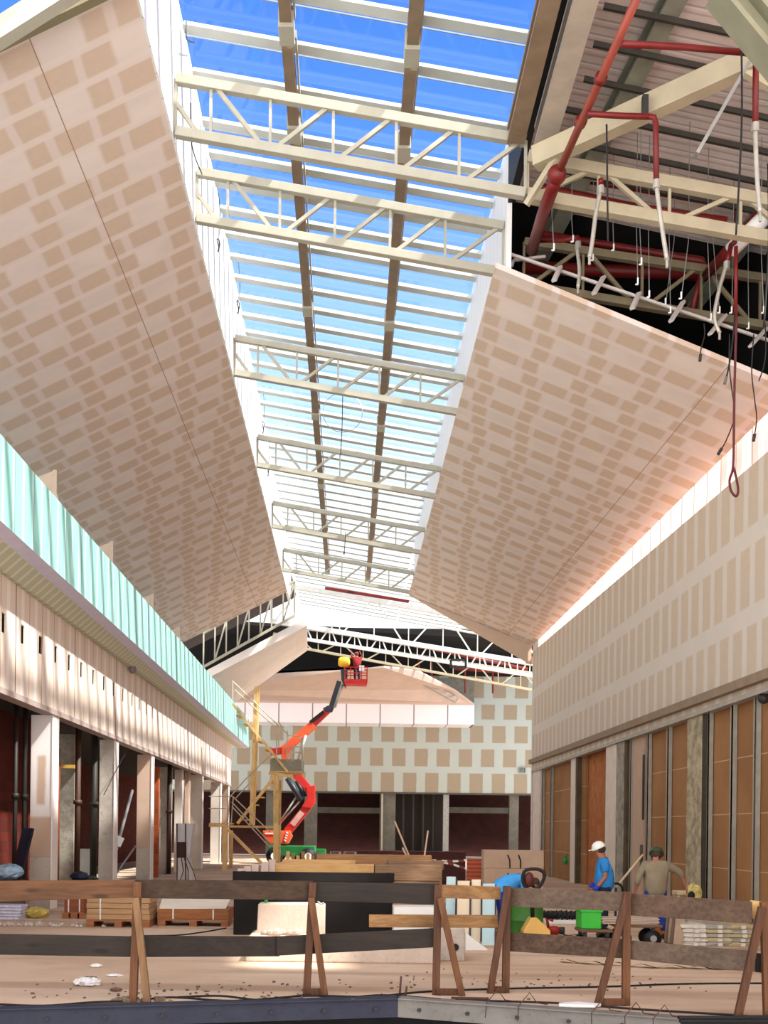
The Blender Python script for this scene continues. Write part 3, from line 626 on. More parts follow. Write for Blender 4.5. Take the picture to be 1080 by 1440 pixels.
left_column(82, 105, XL - .75, concd, 'bare patchy concrete column set back beside a rusty pipe', None, False)
left_column(139, 161, XL - .02, conc, 'bare pitted concrete column left of the bay with leaning poles', None, True)
left_column(192, 213, XL - .02, boardb, 'brown boarded column right of the bay with leaning poles', conc, True, 1193)
left_column(224, 240, XL - .5, conc, 'set back concrete column behind a strip of orange brick', None, False)
left_column(245, 256, XL - .3, palem, 'thin pale column behind the grey cabinet', None, False)
left_column(259, 266, XL - .25, boardb, 'narrow tan board column right of the grey cabinet', None, False)
left_column(267, 284, XL - .02, palem, 'sunlit pale column with a white edge near the far end of the left bays', palem, True, 1188)
left_column(296, 310, XL - .02, palem, 'last sunlit column but one before the end of the left fascia', None, True)
left_column(312, 321, XL - .02, boardb, 'last column under the far end of the left fascia', None, True)
# brick strips and partitions
bp = brick('orange_strip_brick', 0, (196, 96, 54), (170, 74, 40), (150, 110, 84), .3, .22)
p = onX(222, 1150, XL - .45)
mb = MB(); mb.span((p.x - .55, p.y + .1, 0), (p.x, p.y + .4, fb_(p.y) - .3)); o = mb.build('brick_pier', bp, None, origin=(p.x, p.y, 0)); tag(o, 'strip of orange brick beside a set back concrete column on the left', 'brick pier')
p = onX(88, 1150, XL - .7); mb = MB(); mb.span((p.x - .14, p.y - .4, 0), (p.x - .02, p.y - .2, 3.6)); o = mb.build('rusty_post', paint('rust', (140, 74, 44), .8, .3), None, origin=(p.x, p.y, 0)); tag(o, 'rusty brown post against the nearest left column', 'post')
for px0, px1, lab, cc in ((104, 114, 'brown steel pipe post with a coupling in the second left bay', (72, 46, 34)), (17, 25, 'dark steel prop standing in the first left bay', (30, 22, 18)), (30, 38, 'dark upright beside the nearest left column', (34, 28, 22)), (126, 138, 'dark olive upright left of the bare pitted column', (36, 33, 25)), (234, 242, 'brown upright beside the set back concrete column', (66, 48, 38))):
    p = onX((px0 + px1) / 2, 1150, XL - .55); w_ = (px1 - px0) / F * p.y
    root = empty('steel_prop', (p.x, p.y, 0), lab, 'post'); m = paint('prop_%d' % px0, cc, .6, .2)
    mb = MB(); mb.cyl((p.x, p.y, 0), (p.x, p.y, fb_(p.y) + .05), w_ * .4, 12); mb.build('prop_tube', m, root, True)
    mb = MB(); mb.cyl((p.x, p.y, 2.5), (p.x, p.y, 2.62), w_ / 2 + .02, 12); mb.build('prop_collar', m, root, True); mb = MB(); mb.box((p.x, p.y, .01), (w_ * 1.6, w_ * 1.6, .02)); mb.build('base_plate', m, root)
p = onX(150, 1085, XL + .04)
wire_pts = [onX(176, 1060, XL + .05), onX(160, 1090, XL + .05), onX(146, 1118, XL + .05)]
mb = MB(); mb.tube([q for q in wire_pts], .012, 6); o = mb.build('loose_cable', M['black'], None, origin=wire_pts[0]); tag(o, 'loose black cable across the bare pitted left column', 'cable')
# yellow junction strap between columns
p = onX(96, 1078, XL - .6); mb = MB(); mb.box(p, (.34, .12, .09)); o = mb.build('yellow_bracket', paint('mustard', (206, 164, 74), .6), None, origin=p); tag(o, 'yellow bracket on the set back patchy column', 'bracket')
# leaning poles and white tile in the third bay
for a, b, r, lab in (((152, 1238), (186, 1112), .05, 'long grey pole leaning in the dark third left bay'), ((158, 1236), (190, 1190), .04, 'short grey pole leaning low in the dark third left bay')):
    q0 = onX(a[0], a[1], XL - .25); q1 = onX(b[0], b[1], XL - .55)
    q0.z = max(.05, q0.z)
    mb = MB(); mb.tube([q0, q1], r, 10); o = mb.build('leaning_pole', M['galv'], None, True, origin=q0); tag(o, lab, 'pole')
p = onX(165, 1182, XL - .2); mb = MB(); mb.box(p, (.34, .03, .3), 0, 0, math.radians(24)); o = mb.build('white_tile', M['white'], None, origin=p, bevel=.01); tag(o, 'white square plate stuck on the leaning pole', 'plate')
# grey cabinet with dark opening
p = fl(262, 1243); y = p.y
root = empty('machine_cabinet', p, 'grey upright machine cabinet with a dark opening by the left columns', 'cabinet')
def P2(px, py, dy=0): return at(px, py, y + dy)
mb = MB(); mb.slab([P2(247, 1158), P2(272, 1158), P2(266, 1206), P2(248, 1206)], (0, .6, 0)); mb.build('cabinet_hood', paint('cabinet_grey', (196, 190, 190), .6, .06), root, bevel=.01)
mb = MB(); mb.slab([P2(249, 1184, -.02), P2(262, 1184, -.02), P2(262, 1206, -.02), P2(249, 1206, -.02)], (0, .04, 0)); mb.build('opening', paint('dark_brown_hole', (66, 40, 30), .8), root)
mb = MB(); mb.slab([P2(250, 1206), P2(266, 1206), P2(272, 1240), P2(249, 1240)], (0, .5, 0)); mb.build('cabinet_body', paint('cabinet_pale', (206, 196, 190), .7, .06), root, bevel=.01)
for q in (249, 261):
    mb = MB(); mb.bar(P2(q, 1158, -.04), Vector((P2(q, 1240, -.04).x, y - .04, 0)), .03, .03); mb.build('black_edge', M['black'], root)
for i in range(3):
    mb = MB(); mb.tube([P2(255 + 4 * i, 1206, -.06), P2(258 + 7 * i, 1225, -.2), P2(252 + 12 * i, 1241, -.25)], .014, 6); mb.build('hose', M['black'], root)
# electric box with black yellow labels, clutter
p = onX(114, 1215, XL - 1.1); mb = MB(); mb.box(p, (.8, .3, .9)); o = mb.build('switch_box', paint('box_grey', (186, 184, 172), .5), None, origin=p); tag(o, 'grey switch box with yellow marks in the second left bay', 'electric box')
for i in range(3): mb = MB(); mb.box(p + Vector((-.18, -.16, .22 - i * .2)), (.3, .02, .09)); mb.build('yellow_mark', paint('mark_yellow', (214, 200, 40), .5), o)
mb = MB(); mb.box((p.x, p.y, (p.z - .45) / 2), (.12, .12, p.z - .45)); mb.build('stand', M['dark_steel'], o)
for i, (px, py, s, colr, lab) in enumerate(((12, 1226, .26, (150, 176, 196), 'pale blue plastic bundle at the far left edge'), (112, 1232, .2, (40, 44, 70), 'dark blue bag in the second left bay'), (128, 1236, .16, (70, 66, 66), 'small grey bag of rubble in the second left bay'), (52, 1291, .2, (196, 172, 90), 'crumpled yellow sack beside the nearest left column'), (8, 1292, .3, (206, 206, 226), 'stack of white sheets at the far left edge'))):
    q = fl(px, max(py, 1262)) if i not in (0, 1, 2) else onX(px, py, XL - .3)
    q = Vector((q.x, q.y, s * .55 if i > 2 else q.z))
    mb = MB(); mb.ball(q, s, 12, (1.3, 1.0, .6))
    for v in mb.v: v += Vector((rnd.uniform(-1, 1), rnd.uniform(-1, 1), rnd.uniform(-1, 1))) * s * .12
    if i == 4:
        mb = MB()
        for k_ in range(5): mb.box((q.x + .01 * k_, q.y, .03 + .06 * k_), (.7, .5, .05), .05 * (k_ % 2))
    if i < 3:
        mb2 = MB(); mb2.span((q.x - .3, q.y - .25, 0), (q.x + .3, q.y + .25, q.z - s * .66)); o2 = mb2.build('rubble_crate', paint('dull_crate', (92, 74, 62), .8, .2), None, origin=(q.x, q.y, 0)); tag(o2, ['crate under the pale blue bundle at the far left', 'crate under the dark blue bag in the second left bay', 'crate under the small grey bag in the second left bay'][i], 'crate')
    o = mb.build(['plastic_bundle', 'bag', 'rubble_bag', 'sack', 'sheet_stack'][i], paint('bag_%d' % i, colr, .6, .25, 8), None, origin=q); tag(o, lab, ['bundle', 'bag', 'bag', 'sack', 'sheets'][i])
p0, p1 = at(40, 1165, 25), at(12, 1240, 24.5); mb = MB(); mb.bar((p0.x, p0.y, p0.z), (p1.x, p1.y, .02), .3, .06); o = mb.build('leaning_board', paint('navy_board', (30, 32, 46), .5), None, origin=p1); tag(o, 'dark navy board leaning in the first left bay', 'board')
# round lamp hung under the soffit
p = onX(184, 941, XL + .1); root = empty('wall_speaker', p, 'small round grey fitting under the green soffit', 'fitting')
mb = MB(); mb.lathe(p, [(.05, 0), (.11, .03), (.13, .1), (.11, .13)], 16, (1, -.6, -.3)); mb.build('fitting_body', paint('fit_grey', (120, 110, 116), .4), root, True)

# ---------------------------------------------------------------- right lower wall
def rtop(y): return wb_(y) - .1
def right_column(p0, p1, m, lab, side=None, x=XR + .05, dep=.55):
    a = onX(p1, 1150, x); y0 = a.y                       # nearer edge is further right
    b = onX(p0, 1150, x); y1 = b.y
    root = empty('wall_column', (x + .2, (y0 + y1) / 2, 0), lab, 'column')
    mb = MB(); mb.span((x, y0, 0), (x + .3, y1, rtop(y0))); mb.build('column_shaft', m, root, bevel=.01)
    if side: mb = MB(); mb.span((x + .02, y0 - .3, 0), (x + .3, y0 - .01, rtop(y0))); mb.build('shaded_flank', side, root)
    return root
dk = paint('brown_shade_flank', (92, 76, 56), .8, .25); dkg = paint('olive_shade_flank', (64, 58, 46), .8, .2)  # dark colours stand for the shaded near sides of the columns
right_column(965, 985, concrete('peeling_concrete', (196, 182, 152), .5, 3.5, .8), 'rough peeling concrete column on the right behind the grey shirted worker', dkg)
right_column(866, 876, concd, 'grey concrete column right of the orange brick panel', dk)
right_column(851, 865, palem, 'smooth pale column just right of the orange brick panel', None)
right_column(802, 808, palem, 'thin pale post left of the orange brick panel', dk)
right_column(749, 759, palem, 'pale stone post at the far end of the right wall', None)
# studs
for px, lab in ((1061, 'steel stud nearest the right edge of the view'), (1028, 'steel stud second from the right edge'), (995, 'darker steel stud beside the peeling column'), (938, 'steel stud left of the peeling column'), (910, 'steel stud behind the long handled roller'), (886, 'dark steel stud beside the grey concrete column'), (774, 'steel stud left of the hanging green bag'), (762, 'steel stud next to the far stone post')):
    p = onX(px, 1150, XR + .1); root = empty('wall_stud', (p.x, p.y, 0), lab, 'stud', None)
    hgt = rtop(p.y)
    mb = MB(); mb.span((p.x, p.y, 0), (p.x + .12, p.y + .05, hgt)); mb.span((p.x, p.y, 0), (p.x + .02, p.y + .13, hgt)); mb.build('stud_profile', paint('stud_zinc', (168, 164, 152), .45, .12, 4, .3), root)
    mb = MB(); mb.span((p.x - .01, p.y - .02, 0), (p.x + .13, p.y + .15, .04)); mb.build('floor_track', M['galv'], root)
# plaster strip, part skimmed beside grey column
a, b = onX(905, 1150, XR + .16), onX(889, 1150, XR + .16)
mb = MB(); mb.span((XR + .16, a.y, 0), (XR + .22, b.y, rtop(a.y))); o = mb.build('plaster_board', boardb, None, origin=(XR + .16, a.y, 0)); tag(o, 'tan plasterboard strip right of the grey concrete column', 'board')
mb = MB(); mb.span((XR + .14, a.y - .05, 2.3), (XR + .16, a.y + .12, 4.2)); mb.build('dark_slot', M['black'], o)
p = onX(795, 1208, XR - .02); root = empty('green_bag', p, 'green plastic bag hanging on a stud of the right wall', 'bag')
mb = MB(); mb.ball(p + Vector((0, 0, -.06)), .12, 12, (.8, 1, 1.25)); mb.build('bag_body', paint('bag_green', (22, 150, 76), .4, .2), root, True)
mb = MB(); mb.cyl(p + Vector((0, 0, .05)), p + Vector((.06, 0, .22)), .05, 10, .02); mb.build('bag_neck', paint('bag_green', (22, 150, 76), .4), root, True)
p = at(1074, 982, onX(1080, 965, XR).y + .5); mb = MB(); mb.ball(p, .12, 12); o = mb.build('wall_lamp', M['dark_steel'], None, True, origin=p); tag(o, 'dark round fitting under the upper right wall at the view edge', 'fitting')
cfar = concrete('shaded_concrete', (104, 102, 94), .6, 2.0, .5)  # concrete darkened in colour for the shade of the far bays
for px0, px1, m, lab in ((716, 729, cfar, 'grey concrete column at the right of the far bays'), (623, 631, M['galv'], 'grey steel post between the far right bays'), (534, 556, cfar, 'grey concrete column in the middle of the far bays'), (428, 446, cfar, 'grey concrete column right of the boom lift in the far bays'), (374, 386, cfar, 'pale concrete column behind the timber stair tower')):
    p0, p1 = at(px0, 1150, YEND + .4), at(px1, 1150, YEND + .4)
    mb = MB(); mb.span((p0.x, YEND + .3, 0), (p1.x, YEND + .8, zb)); o = mb.build('bay_column', m, None, origin=((p0.x + p1.x) / 2, YEND + .5, 0)); tag(o, lab, 'column')
mb = MB(); p0 = at(536, 1150, YEND + .2); mb.span((p0.x, YEND + .1, 0), (p0.x + .12, YEND + .25, zb)); o = mb.build('bay_stud', M['white_steel'], None, origin=(p0.x, YEND + .2, 0)); tag(o, 'bright steel stud left of the middle far column', 'stud')
for i, px in enumerate((566, 580, 594, 608)):
    p0 = at(px, 1150, YEND + 1.5); mb = MB(); mb.span((p0.x, YEND + 1.5, 0), (p0.x + .12, YEND + 1.65, zb)); o = mb.build('bay_stud', M['dark_steel'], None, origin=(p0.x, YEND + 1.5, 0)); tag(o, 'dim steel stud in the middle far bay', 'stud', 'dim studs of the middle far bay')
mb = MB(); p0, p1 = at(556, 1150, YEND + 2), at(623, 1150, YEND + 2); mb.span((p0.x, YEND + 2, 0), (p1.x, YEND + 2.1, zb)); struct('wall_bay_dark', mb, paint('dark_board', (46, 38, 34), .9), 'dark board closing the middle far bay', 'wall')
for px0, px1, lab in ((446, 534, 'dim grey lintel across the far bay right of the boom lift'), (631, 716, 'dim grey lintel across the far right bay')):
    p0, p1 = at(px0, 1143, YEND + 3), at(px1, 1136, YEND + 3); mb = MB(); mb.span((p0.x, YEND + 3, p0.z), (p1.x, YEND + 3.2, p1.z)); o = mb.build('lintel', cfar, None, origin=p0); tag(o, lab, 'lintel')
p = at(735, 1083, YEND - .1); mb = MB(); mb.box(p, (.45, .1, .38)); o = mb.build('grille_box', paint('grille', (120, 128, 132), .5), None, origin=p); tag(o, 'small grey box on the far wall beside the right wall corner', 'vent box')
for k in range(3): mb = MB(); mb.box(p + Vector((-.12 + .12 * k, -.06, 0)), (.04, .03, .3)); mb.build('grille_bar', M['dark_steel'], o)
# ================================================================ services hung in the open roof on the right
def wire(name, pts, r, m, label, cat='wire', group=None, n=6, smooth=True):
    pts = [Vector(q) for q in pts]; mb = MB(); mb.tube(pts, r, n); o = mb.build(name, m, None, smooth, origin=pts[0]); return tag(o, label, cat, group)
def smoothpts(pts, k=5):
    pts = [Vector(q) for q in pts]; out = []
    P = [pts[0]] + pts + [pts[-1]]
    for i in range(1, len(P) - 2):
        for j in range(k):
            t_ = j / k; a, b, c, d = P[i - 1], P[i], P[i + 1], P[i + 2]
            out.append(.5 * ((2 * b) + (c - a) * t_ + (2 * a - 5 * b + 4 * c - d) * t_ * t_ + (3 * b - 3 * c + d - a) * t_ ** 3))
    out.append(pts[-1]); return out
RP = M['red_pipe']
# main riser with couplings
root = empty('sprinkler_main', at(790, 240, 18.6), 'thick red sprinkler main slanting down past the skylight edge', 'pipe')
mb = MB(); mb.tube([at(908, -30, 15.5), at(784, 246, 18.8)], .062, 14); mb.build('upper_pipe', paint('faded_red_pipe', (136, 60, 46), .45, .12), root, True)
mb = MB(); mb.tube([at(784, 246, 18.8), at(778, 262, 18.9), at(764, 300, 20.2), at(748, 352, 22.4)], .11, 14); mb.build('lower_pipe', RP, root, True)
for px, py, d in ((846, 107, 17.0), (818, 168, 17.8)):
    a, b = at(px, py, d), at(px - 3, py + 7, d + .1); mb = MB(); mb.cyl(a, b, .095, 14); mb.build('pipe_coupling', RP, root, True)
mb = MB(); mb.ball(at(783, 246, 18.8), .16, 14); mb.build('pipe_elbow', RP, root, True)
def drop(label, branch, pipe, hose, d, r=.045):
    root = empty('sprinkler_drop', at(*pipe[0], d), label, 'sprinkler pipe')
    if branch: mb = MB(); mb.tube([at(x, y, d + dd) for x, y, dd in branch] , r, 10); mb.build('branch_pipe', RP, root, True)
    mb = MB(); mb.tube([at(x, y, d) for x, y in pipe], r, 10); mb.build('down_pipe', RP, root, True)
    mb = MB(); mb.tube(smoothpts([at(x, y, d) for x, y in hose]), r * .8, 8); mb.build('flexible_hose', M['silver'], root, True)
    e = at(*hose[-1], d); mb = MB(); mb.cyl(e, e + Vector((0, 0, -.12)), r * .5, 8); mb.build('sprinkler_head', M['silver'], root)
    e = at(*hose[0], d); mb = MB(); mb.cyl(e + Vector((0, 0, .05)), e + Vector((0, 0, -.08)), r * 1.25, 8); mb.build('collar', M['silver'], root)
    return root
drop('red sprinkler drop with a long silver hose left of centre in the open roof', [(826, 160, -.1), (875, 163, 0), (912, 164, 0)], [(912, 164), (920, 165), (922, 172), (923, 258)], [(923, 258), (928, 300), (938, 366)], 17.6)
drop('red sprinkler drop with a white hose near the right edge of the view', [(876, 62, -1.2), (960, 66, -.6), (1046, 74, 0)], [(1046, 74), (1062, 76), (1063, 82), (1062, 178)], [(1062, 178), (1064, 240), (1069, 300)], 16.6)
drop('lower red sprinkler drop with a slanting white hose above the ceiling edge', [(1080, 286, .4), (1055, 320, .3), (1028, 345, 0)], [(1028, 345), (1022, 372)], [(1022, 372), (1012, 405), (1005, 445), (1012, 468)], 20.3)
drop('red sprinkler stub with a grey hose hanging at the left of the ceiling edge', [(760, 338, .6), (790, 338, .3), (813, 334, 0)], [(813, 334), (813, 344)], [(813, 344), (812, 352), (815, 380), (813, 404)], 21.4)
drop('white hose dropping straight through the lit cream truss', [(845, 252, 0), (845, 258, 0)], [(845, 258), (845, 266)], [(845, 266), (838, 300), (833, 340), (829, 362)], 18.9)
# branch lines
def pipe(pts, r, label, m=None): return wire('sprinkler_branch', pts, r, m or RP, label, 'pipe', None, 10)
pipe([at(757, 262, 21.2), at(880, 289, 20.6), at(1022, 311, 20.2)], .07, 'straight red pipe just behind the lit cream truss')
pipe([at(796, 249, 22.6), at(900, 266, 22.4), at(1028, 289, 22.2), at(1036, 294, 22.2), at(1036, 310, 22.2)], .06, 'second red pipe higher behind the lit cream truss, bent down at its right end')
pipe([at(755, 328, 23.4), at(900, 352, 23.2), at(988, 366, 23.0), at(990, 372, 23), at(984, 395, 23), at(972, 446, 23)], .07, 'dark red pipe bent downwards in the void above the right ceiling')
pipe([at(735, 376, 24.2), at(1100, 390, 24.2)], .13, 'thick dark red main across the void above the right ceiling')
pipe([at(1090, 275, 19.9), at(1030, 345, 20.6), at(994, 386, 22.6)], .1, 'thick red pipe slanting down at the right edge')
mb = MB(); mb.tube([at(1085, 296, 20.0), at(1050, 330, 20.3), at(1028, 352, 20.6)], .14, 12); o = mb.build('wrapped_duct', M['white'], None, True, origin=at(1050, 330, 20.3)); tag(o, 'white wrapped duct beside the slanting red pipe at the right edge', 'duct')
pipe([at(1035, 346, 20.0), at(1035, 400, 20.2), at(1034, 470, 20.5)], .035, 'thin red pipe dropping straight in front of the void at the right')
# hanger wires with white clips
hz = [(776, 300, 779, 352), (804, 306, 806, 340), (862, 315, 863, 352), (834, 318, 834, 366), (900, 325, 902, 372), (912, 330, 913, 418), (941, 332, 943, 440), (948, 338, 936, 428), (968, 340, 958, 420), (995, 340, 1000, 450), (1002, 330, 1012, 440), (1052, 380, 1053, 462), (1070, 340, 1074, 440), (895, 322, 897, 400), (1031, 350, 1029, 440)]
clipg = 'hanger wires with small clips in the open roof'
for i, (a, b, c, d_) in enumerate(hz):
    dp = 20.4 + (i % 4) * .5
    root = empty('hanger_wire', at(a, b, dp), 'thin hanger wire with a small clip above the right ceiling', 'hanger wire', clipg)
    mb = MB(); top_ = at(a, b, dp) ; top_.z = deck((top_.x - P0.x + .14 * (dp - P0.y)), dp - P0.y).z - .1
    mb.tube([top_, at(a, b, dp), at(c, d_, dp)], .008, 5); mb.build('wire', M['galv'], root)
    e = at(c, d_, dp); mb = MB(); mb.cyl(e + Vector((0, 0, .12)), e, .016, 8); mb.box(e + Vector((-.02, 0, 0)), (.05, .025, .02)); mb.build('clip', M['white'], root)
for a, b, c, d_, dp, lab in ((853, 175, 855, 340, 17.0, 'long black cable hanging in front of the open roof, left one'), (1042, 20, 1035, 330, 16.0, 'long black cable hanging in front of the open roof, right one'), (1080, 230, 1074, 460, 16.5, 'black cable hanging along the right edge of the view')):
    wire('black_cable', smoothpts([at(a, b, dp), at(a + 1, (b + d_) / 2, dp), at(c, d_, dp)]), .014, M['black'], lab, 'cable')
# open board edge profiles on the near edge of the right ceiling
for i, (a, b, c, d_) in enumerate(((788, 375, 779, 395), (849, 389, 835, 413), (899, 412, 889, 434), (961, 424, 943, 452), (1020, 443, 998, 470), (1078, 462, 1055, 487))):
    p0, p1 = at(c, d_, Y0R + .05), at(a, b, Y0R + .25); mb = MB(); mb.bar(p0, p1, .10, .05); o = mb.build('ceiling_profile', M['profile'], None, origin=p0); tag(o, 'short galvanised profile sticking up over the right ceiling edge', 'profile', 'profiles along the right ceiling edge')
mb = MB(); mb.bar(at(713, 356, Y0R + .3), at(1085, 480, Y0R + .3), .05, .05); o = mb.build('ceiling_rail', M['profile'], None, origin=at(713, 356, Y0R + .3)); tag(o, 'long galvanised rail running behind the right ceiling edge', 'rail')
mb = MB(); mb.bar(at(722, 366, Y0R + .8), at(767, 361, Y0R + .8), .05, .05); mb.bar(at(722, 366, Y0R + .8), at(720, 375, Y0R + .8), .05, .05); o = mb.build('bent_profile', M['profile'], None, origin=at(722, 366, Y0R + .8)); tag(o, 'bent galvanised profile at the corner of the right ceiling by the skylight', 'profile')
# hanging cables before the right ceiling and clerestory
def cable(label, pts, d, r=.010, plug=True, col=None):
    root = empty('hanging_cable', at(*pts[0], d), label, 'cable')
    mb = MB(); mb.tube(smoothpts([at(x, y, d) for x, y in pts]), r, 6); mb.build('cable', M['black'] if col is None else col, root, True)
    if plug:
        e = at(*pts[-1], d); f = at(*pts[-2], d); dv = (e - f).normalized(); mb = MB(); mb.cyl(e - dv * .02, e + dv * .1, .027, 10); mb.build('plug', M['dark_steel'] if plug is True else plug, root)
cable('short black cable with a plug, leftmost before the right ceiling', [(990, 455), (991, 470), (986, 490), (985, 500)], 19.6)
cable('cable ending in a grey connector before the right ceiling', [(1034, 440), (1029, 490), (1024, 520), (1021, 532)], 19.2, .014, paint('grey_plug', (110, 106, 92), .5))
cable('black cable curling left to a plug over the clerestory', [(1026, 470), (1026, 520), (1033, 580), (1029, 600), (1020, 622), (1014, 632)], 19.0)
cable('black cable with a plug hanging in front of the clerestory at the right', [(1060, 470), (1057, 520), (1061, 560), (1064, 585), (1063, 600), (1061, 612)], 18.8)
cable('red and black cable ending in a long loop before the right wall', [(1036, 440), (1033, 540), (1032, 600), (1031, 655), (1026, 675), (1028, 690), (1035, 698), (1038, 690), (1036, 675), (1031, 655)], 18.6, .02, False, paint('dark_red_cable', (86, 22, 24), .5))
cable('thin cable at the right edge before the right ceiling', [(1076, 455), (1077, 490), (1074, 515), (1067, 536)], 19.0, .01, False)
# coiled wires on the left shaft wall
for i, (px, py, rr) in enumerate(((307, 345, .13), (335, 432, .16), (370, 601, .2), (377, 662, .2), (403, 742, .22))):
    c0 = onX(px, py, -3.02)
    root = empty('wire_coil', c0, ['coil of wire nearest on the left shaft wall', 'second nearest coil of wire on the left shaft wall', 'third coil of wire on the left shaft wall', 'fourth coil of wire on the left shaft wall', 'farthest coil of wire on the left shaft wall'][i], 'wire coil')
    mb = MB(); mb.tube([c0 + Vector((.02 * math.sin(a * 2), .6 * rr * math.cos(a) * 1.6, rr * math.sin(a))) for a in [k * math.pi / 9 for k in range(37)]], .014, 6); mb.build('coil', M['dark_steel'], root)
    mb = MB(); mb.tube(smoothpts([c0 + Vector((0, 0, rr)), c0 + Vector((.03, .1, rr + .4)), c0 + Vector((0, -.05, rr + 1.0))]), .01, 5); mb.build('lead', M['dark_steel'], root)
for a, b, lab in (((262, 30), (275, 60), 0), ((268, 145), (284, 245), 1)):
    q = [onX(a[0], a[1], -3.0), onX((a[0] + b[0]) / 2 - 6, (a[1] + b[1]) / 2 + 10, -3.0), onX(b[0], b[1], -3.0)]
    wire('loose_wire', smoothpts(q), .012, M['dark_steel'], ['loose wire at the top of the left shaft wall', 'loose wire looping below the nearest truss end'][lab])
# cable and lamp hanging from the skylight
dp = 33.0
cable('thin cable with a loop hanging in the middle of the skylight', [(482, 552), (481, 600), (479, 640)], 31.5, .012, False)
mb = MB(); c0 = at(482, 580, 31.5); mb.tube([c0 + Vector((.55 * math.cos(a), 0, .55 * math.sin(a))) for a in [k * math.pi / 10 for k in range(21)]], .01, 5); o = mb.build('wire_loop', M['galv'], None, origin=c0); tag(o, 'large wire loop hanging in the middle of the skylight', 'wire loop')
cable('cable with a dark plug hanging below the far skylight', [(486, 748), (485, 765), (484, 776)], 44, .015)
mb = MB(); mb.bar(at(457, 827, 58.5), at(575, 846, 58.5), .12, .14); o = mb.build('red_pipe', RP, None, origin=at(457, 827, 58.5)); tag(o, 'red pipe crossing under the far end of the skylight', 'pipe')
# red pipes and plain black square frame under the far roof
pipe([at(560, 903, 69), at(742, 941, 69)], .1, 'red pipe high behind the low lattice truss')
pipe([at(640, 940, 72), at(745, 948, 72)], .1, 'red pipe in front of the far wall top')
for i, px in enumerate((589, 607, 654, 693)):
    wire('vertical_pipe', [at(px, 925, 74), at(px, 960 if i < 2 else 975, 74)], .06, RP, ['leftmost', 'second from left', 'third from left', 'rightmost'][i] + ' red drop pipe before the far wall top', 'pipe')
p = at(641, 938, 62.5); root = empty('hanging_frame', p, 'black square frame hanging by the low lattice truss', 'gantry')
mb = MB(); a, b, c, d_ = at(634, 928, 62.5), at(655, 928, 62.5), at(655, 938, 62.5), at(634, 938, 62.5)
for u, v in ((a, b), (b, c), (c, d_), (d_, a)): mb.bar(u, v, .12, .12)
mb.build('frame_bars', M['black'], root)
# open lattice edge of the far sloping ceiling
root = empty('edge_lattice', at(620, 965, 73), 'grey lattice strip along the right edge of the far sloping ceiling', 'lattice')
A_, B_ = at(557, 942, 71), at(640, 988, 76.5); A2, B2 = A_ + Vector((.25, 0, .35)), B_ + Vector((.25, 0, .35))
mb = MB(); mb.bar(A_, B_, .06, .06); mb.bar(A2, B2, .06, .06); mb.build('rails', M['galv'], root)
for i in range(9): mb = MB(); mb.bar(lerp(A_, B_, i / 8), lerp(A2, B2, min(1, i / 8 + .06)), .05, .05); mb.build('rung', M['galv'], root)
# ================================================================ steel edge and foreground guard rail
def rope(p, k): return p
steel_e = concrete('edge_steel', (58, 59, 72), .62, 2.0, .4)
eA, eB, eC = fl(-60, 1421), fl(560, 1404), fl(1160, 1447)
# shallow kerb plates along the pit edge, a face towards the pit
def edge_beam(a, b, label, mat):
    d = (b - a).normalized(); n = Vector((d.y, -d.x, 0))
    root = empty('edge_beam', (a + b) / 2, label, 'steel beam')
    mb = MB(); mb.slab([a + n * .02, b + n * .02, b + n * .02 + Vector((0, 0, -.2)), a + n * .02 + Vector((0, 0, -.2))], n * .05); mb.build('web_plate', mat, root)
    mb = MB(); mb.slab([a - n * .12, b - n * .12, b + n * .10, a + n * .10], (0, 0, .018)); mb.build('top_flange', mat, root, bevel=.004)
    L = (b - a).length; k = int(L / .55)
    for i in range(k):
        q = a + d * (i + .5) * L / k + n * .07 + Vector((0, 0, -.10)); mb = MB(); mb.cyl(q, q + n * .03, .022, 8); mb.build('bolt', M['dark_steel'], root)
edge_beam(eA, eB, 'bolted grey steel edge beam along the left of the pit edge', steel_e)
edge_beam(eB, eC, 'bolted pale steel edge beam angled along the right of the pit edge', concrete('edge_steel_pale', (128, 122, 116), .62, 2.0, .4))
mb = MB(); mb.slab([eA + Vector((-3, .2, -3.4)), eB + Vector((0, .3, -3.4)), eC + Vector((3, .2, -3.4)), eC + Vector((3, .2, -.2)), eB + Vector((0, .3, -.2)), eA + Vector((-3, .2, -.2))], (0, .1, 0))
struct('wall_pit', mb, paint('pit_shade_wall', (24, 22, 22), .9, .3), 'dark wall of the pit under the steel edge', 'wall')  # pit darkness put into the wall colour
oldw = wood('weathered_plank', (84, 53, 31), (112, 74, 46), 0); darkw = wood('dark_stained_plank', (36, 28, 23), (50, 39, 31), 0); greyw = wood('grey_plank', (86, 68, 55), (110, 90, 74), 0)
litw = wood('light_plank', (128, 90, 54), (158, 118, 76), 0); yelw = wood('yellow_plank', (204, 158, 92), (222, 182, 120), 0)
postw = wood('trestle_timber', (88, 53, 30), (112, 72, 43), 2); postd = wood('trestle_timber_dark', (70, 42, 27), (96, 60, 38), 2); postl = wood('trestle_timber_pale', (112, 82, 54), (136, 102, 70), 2)
TZ = {}
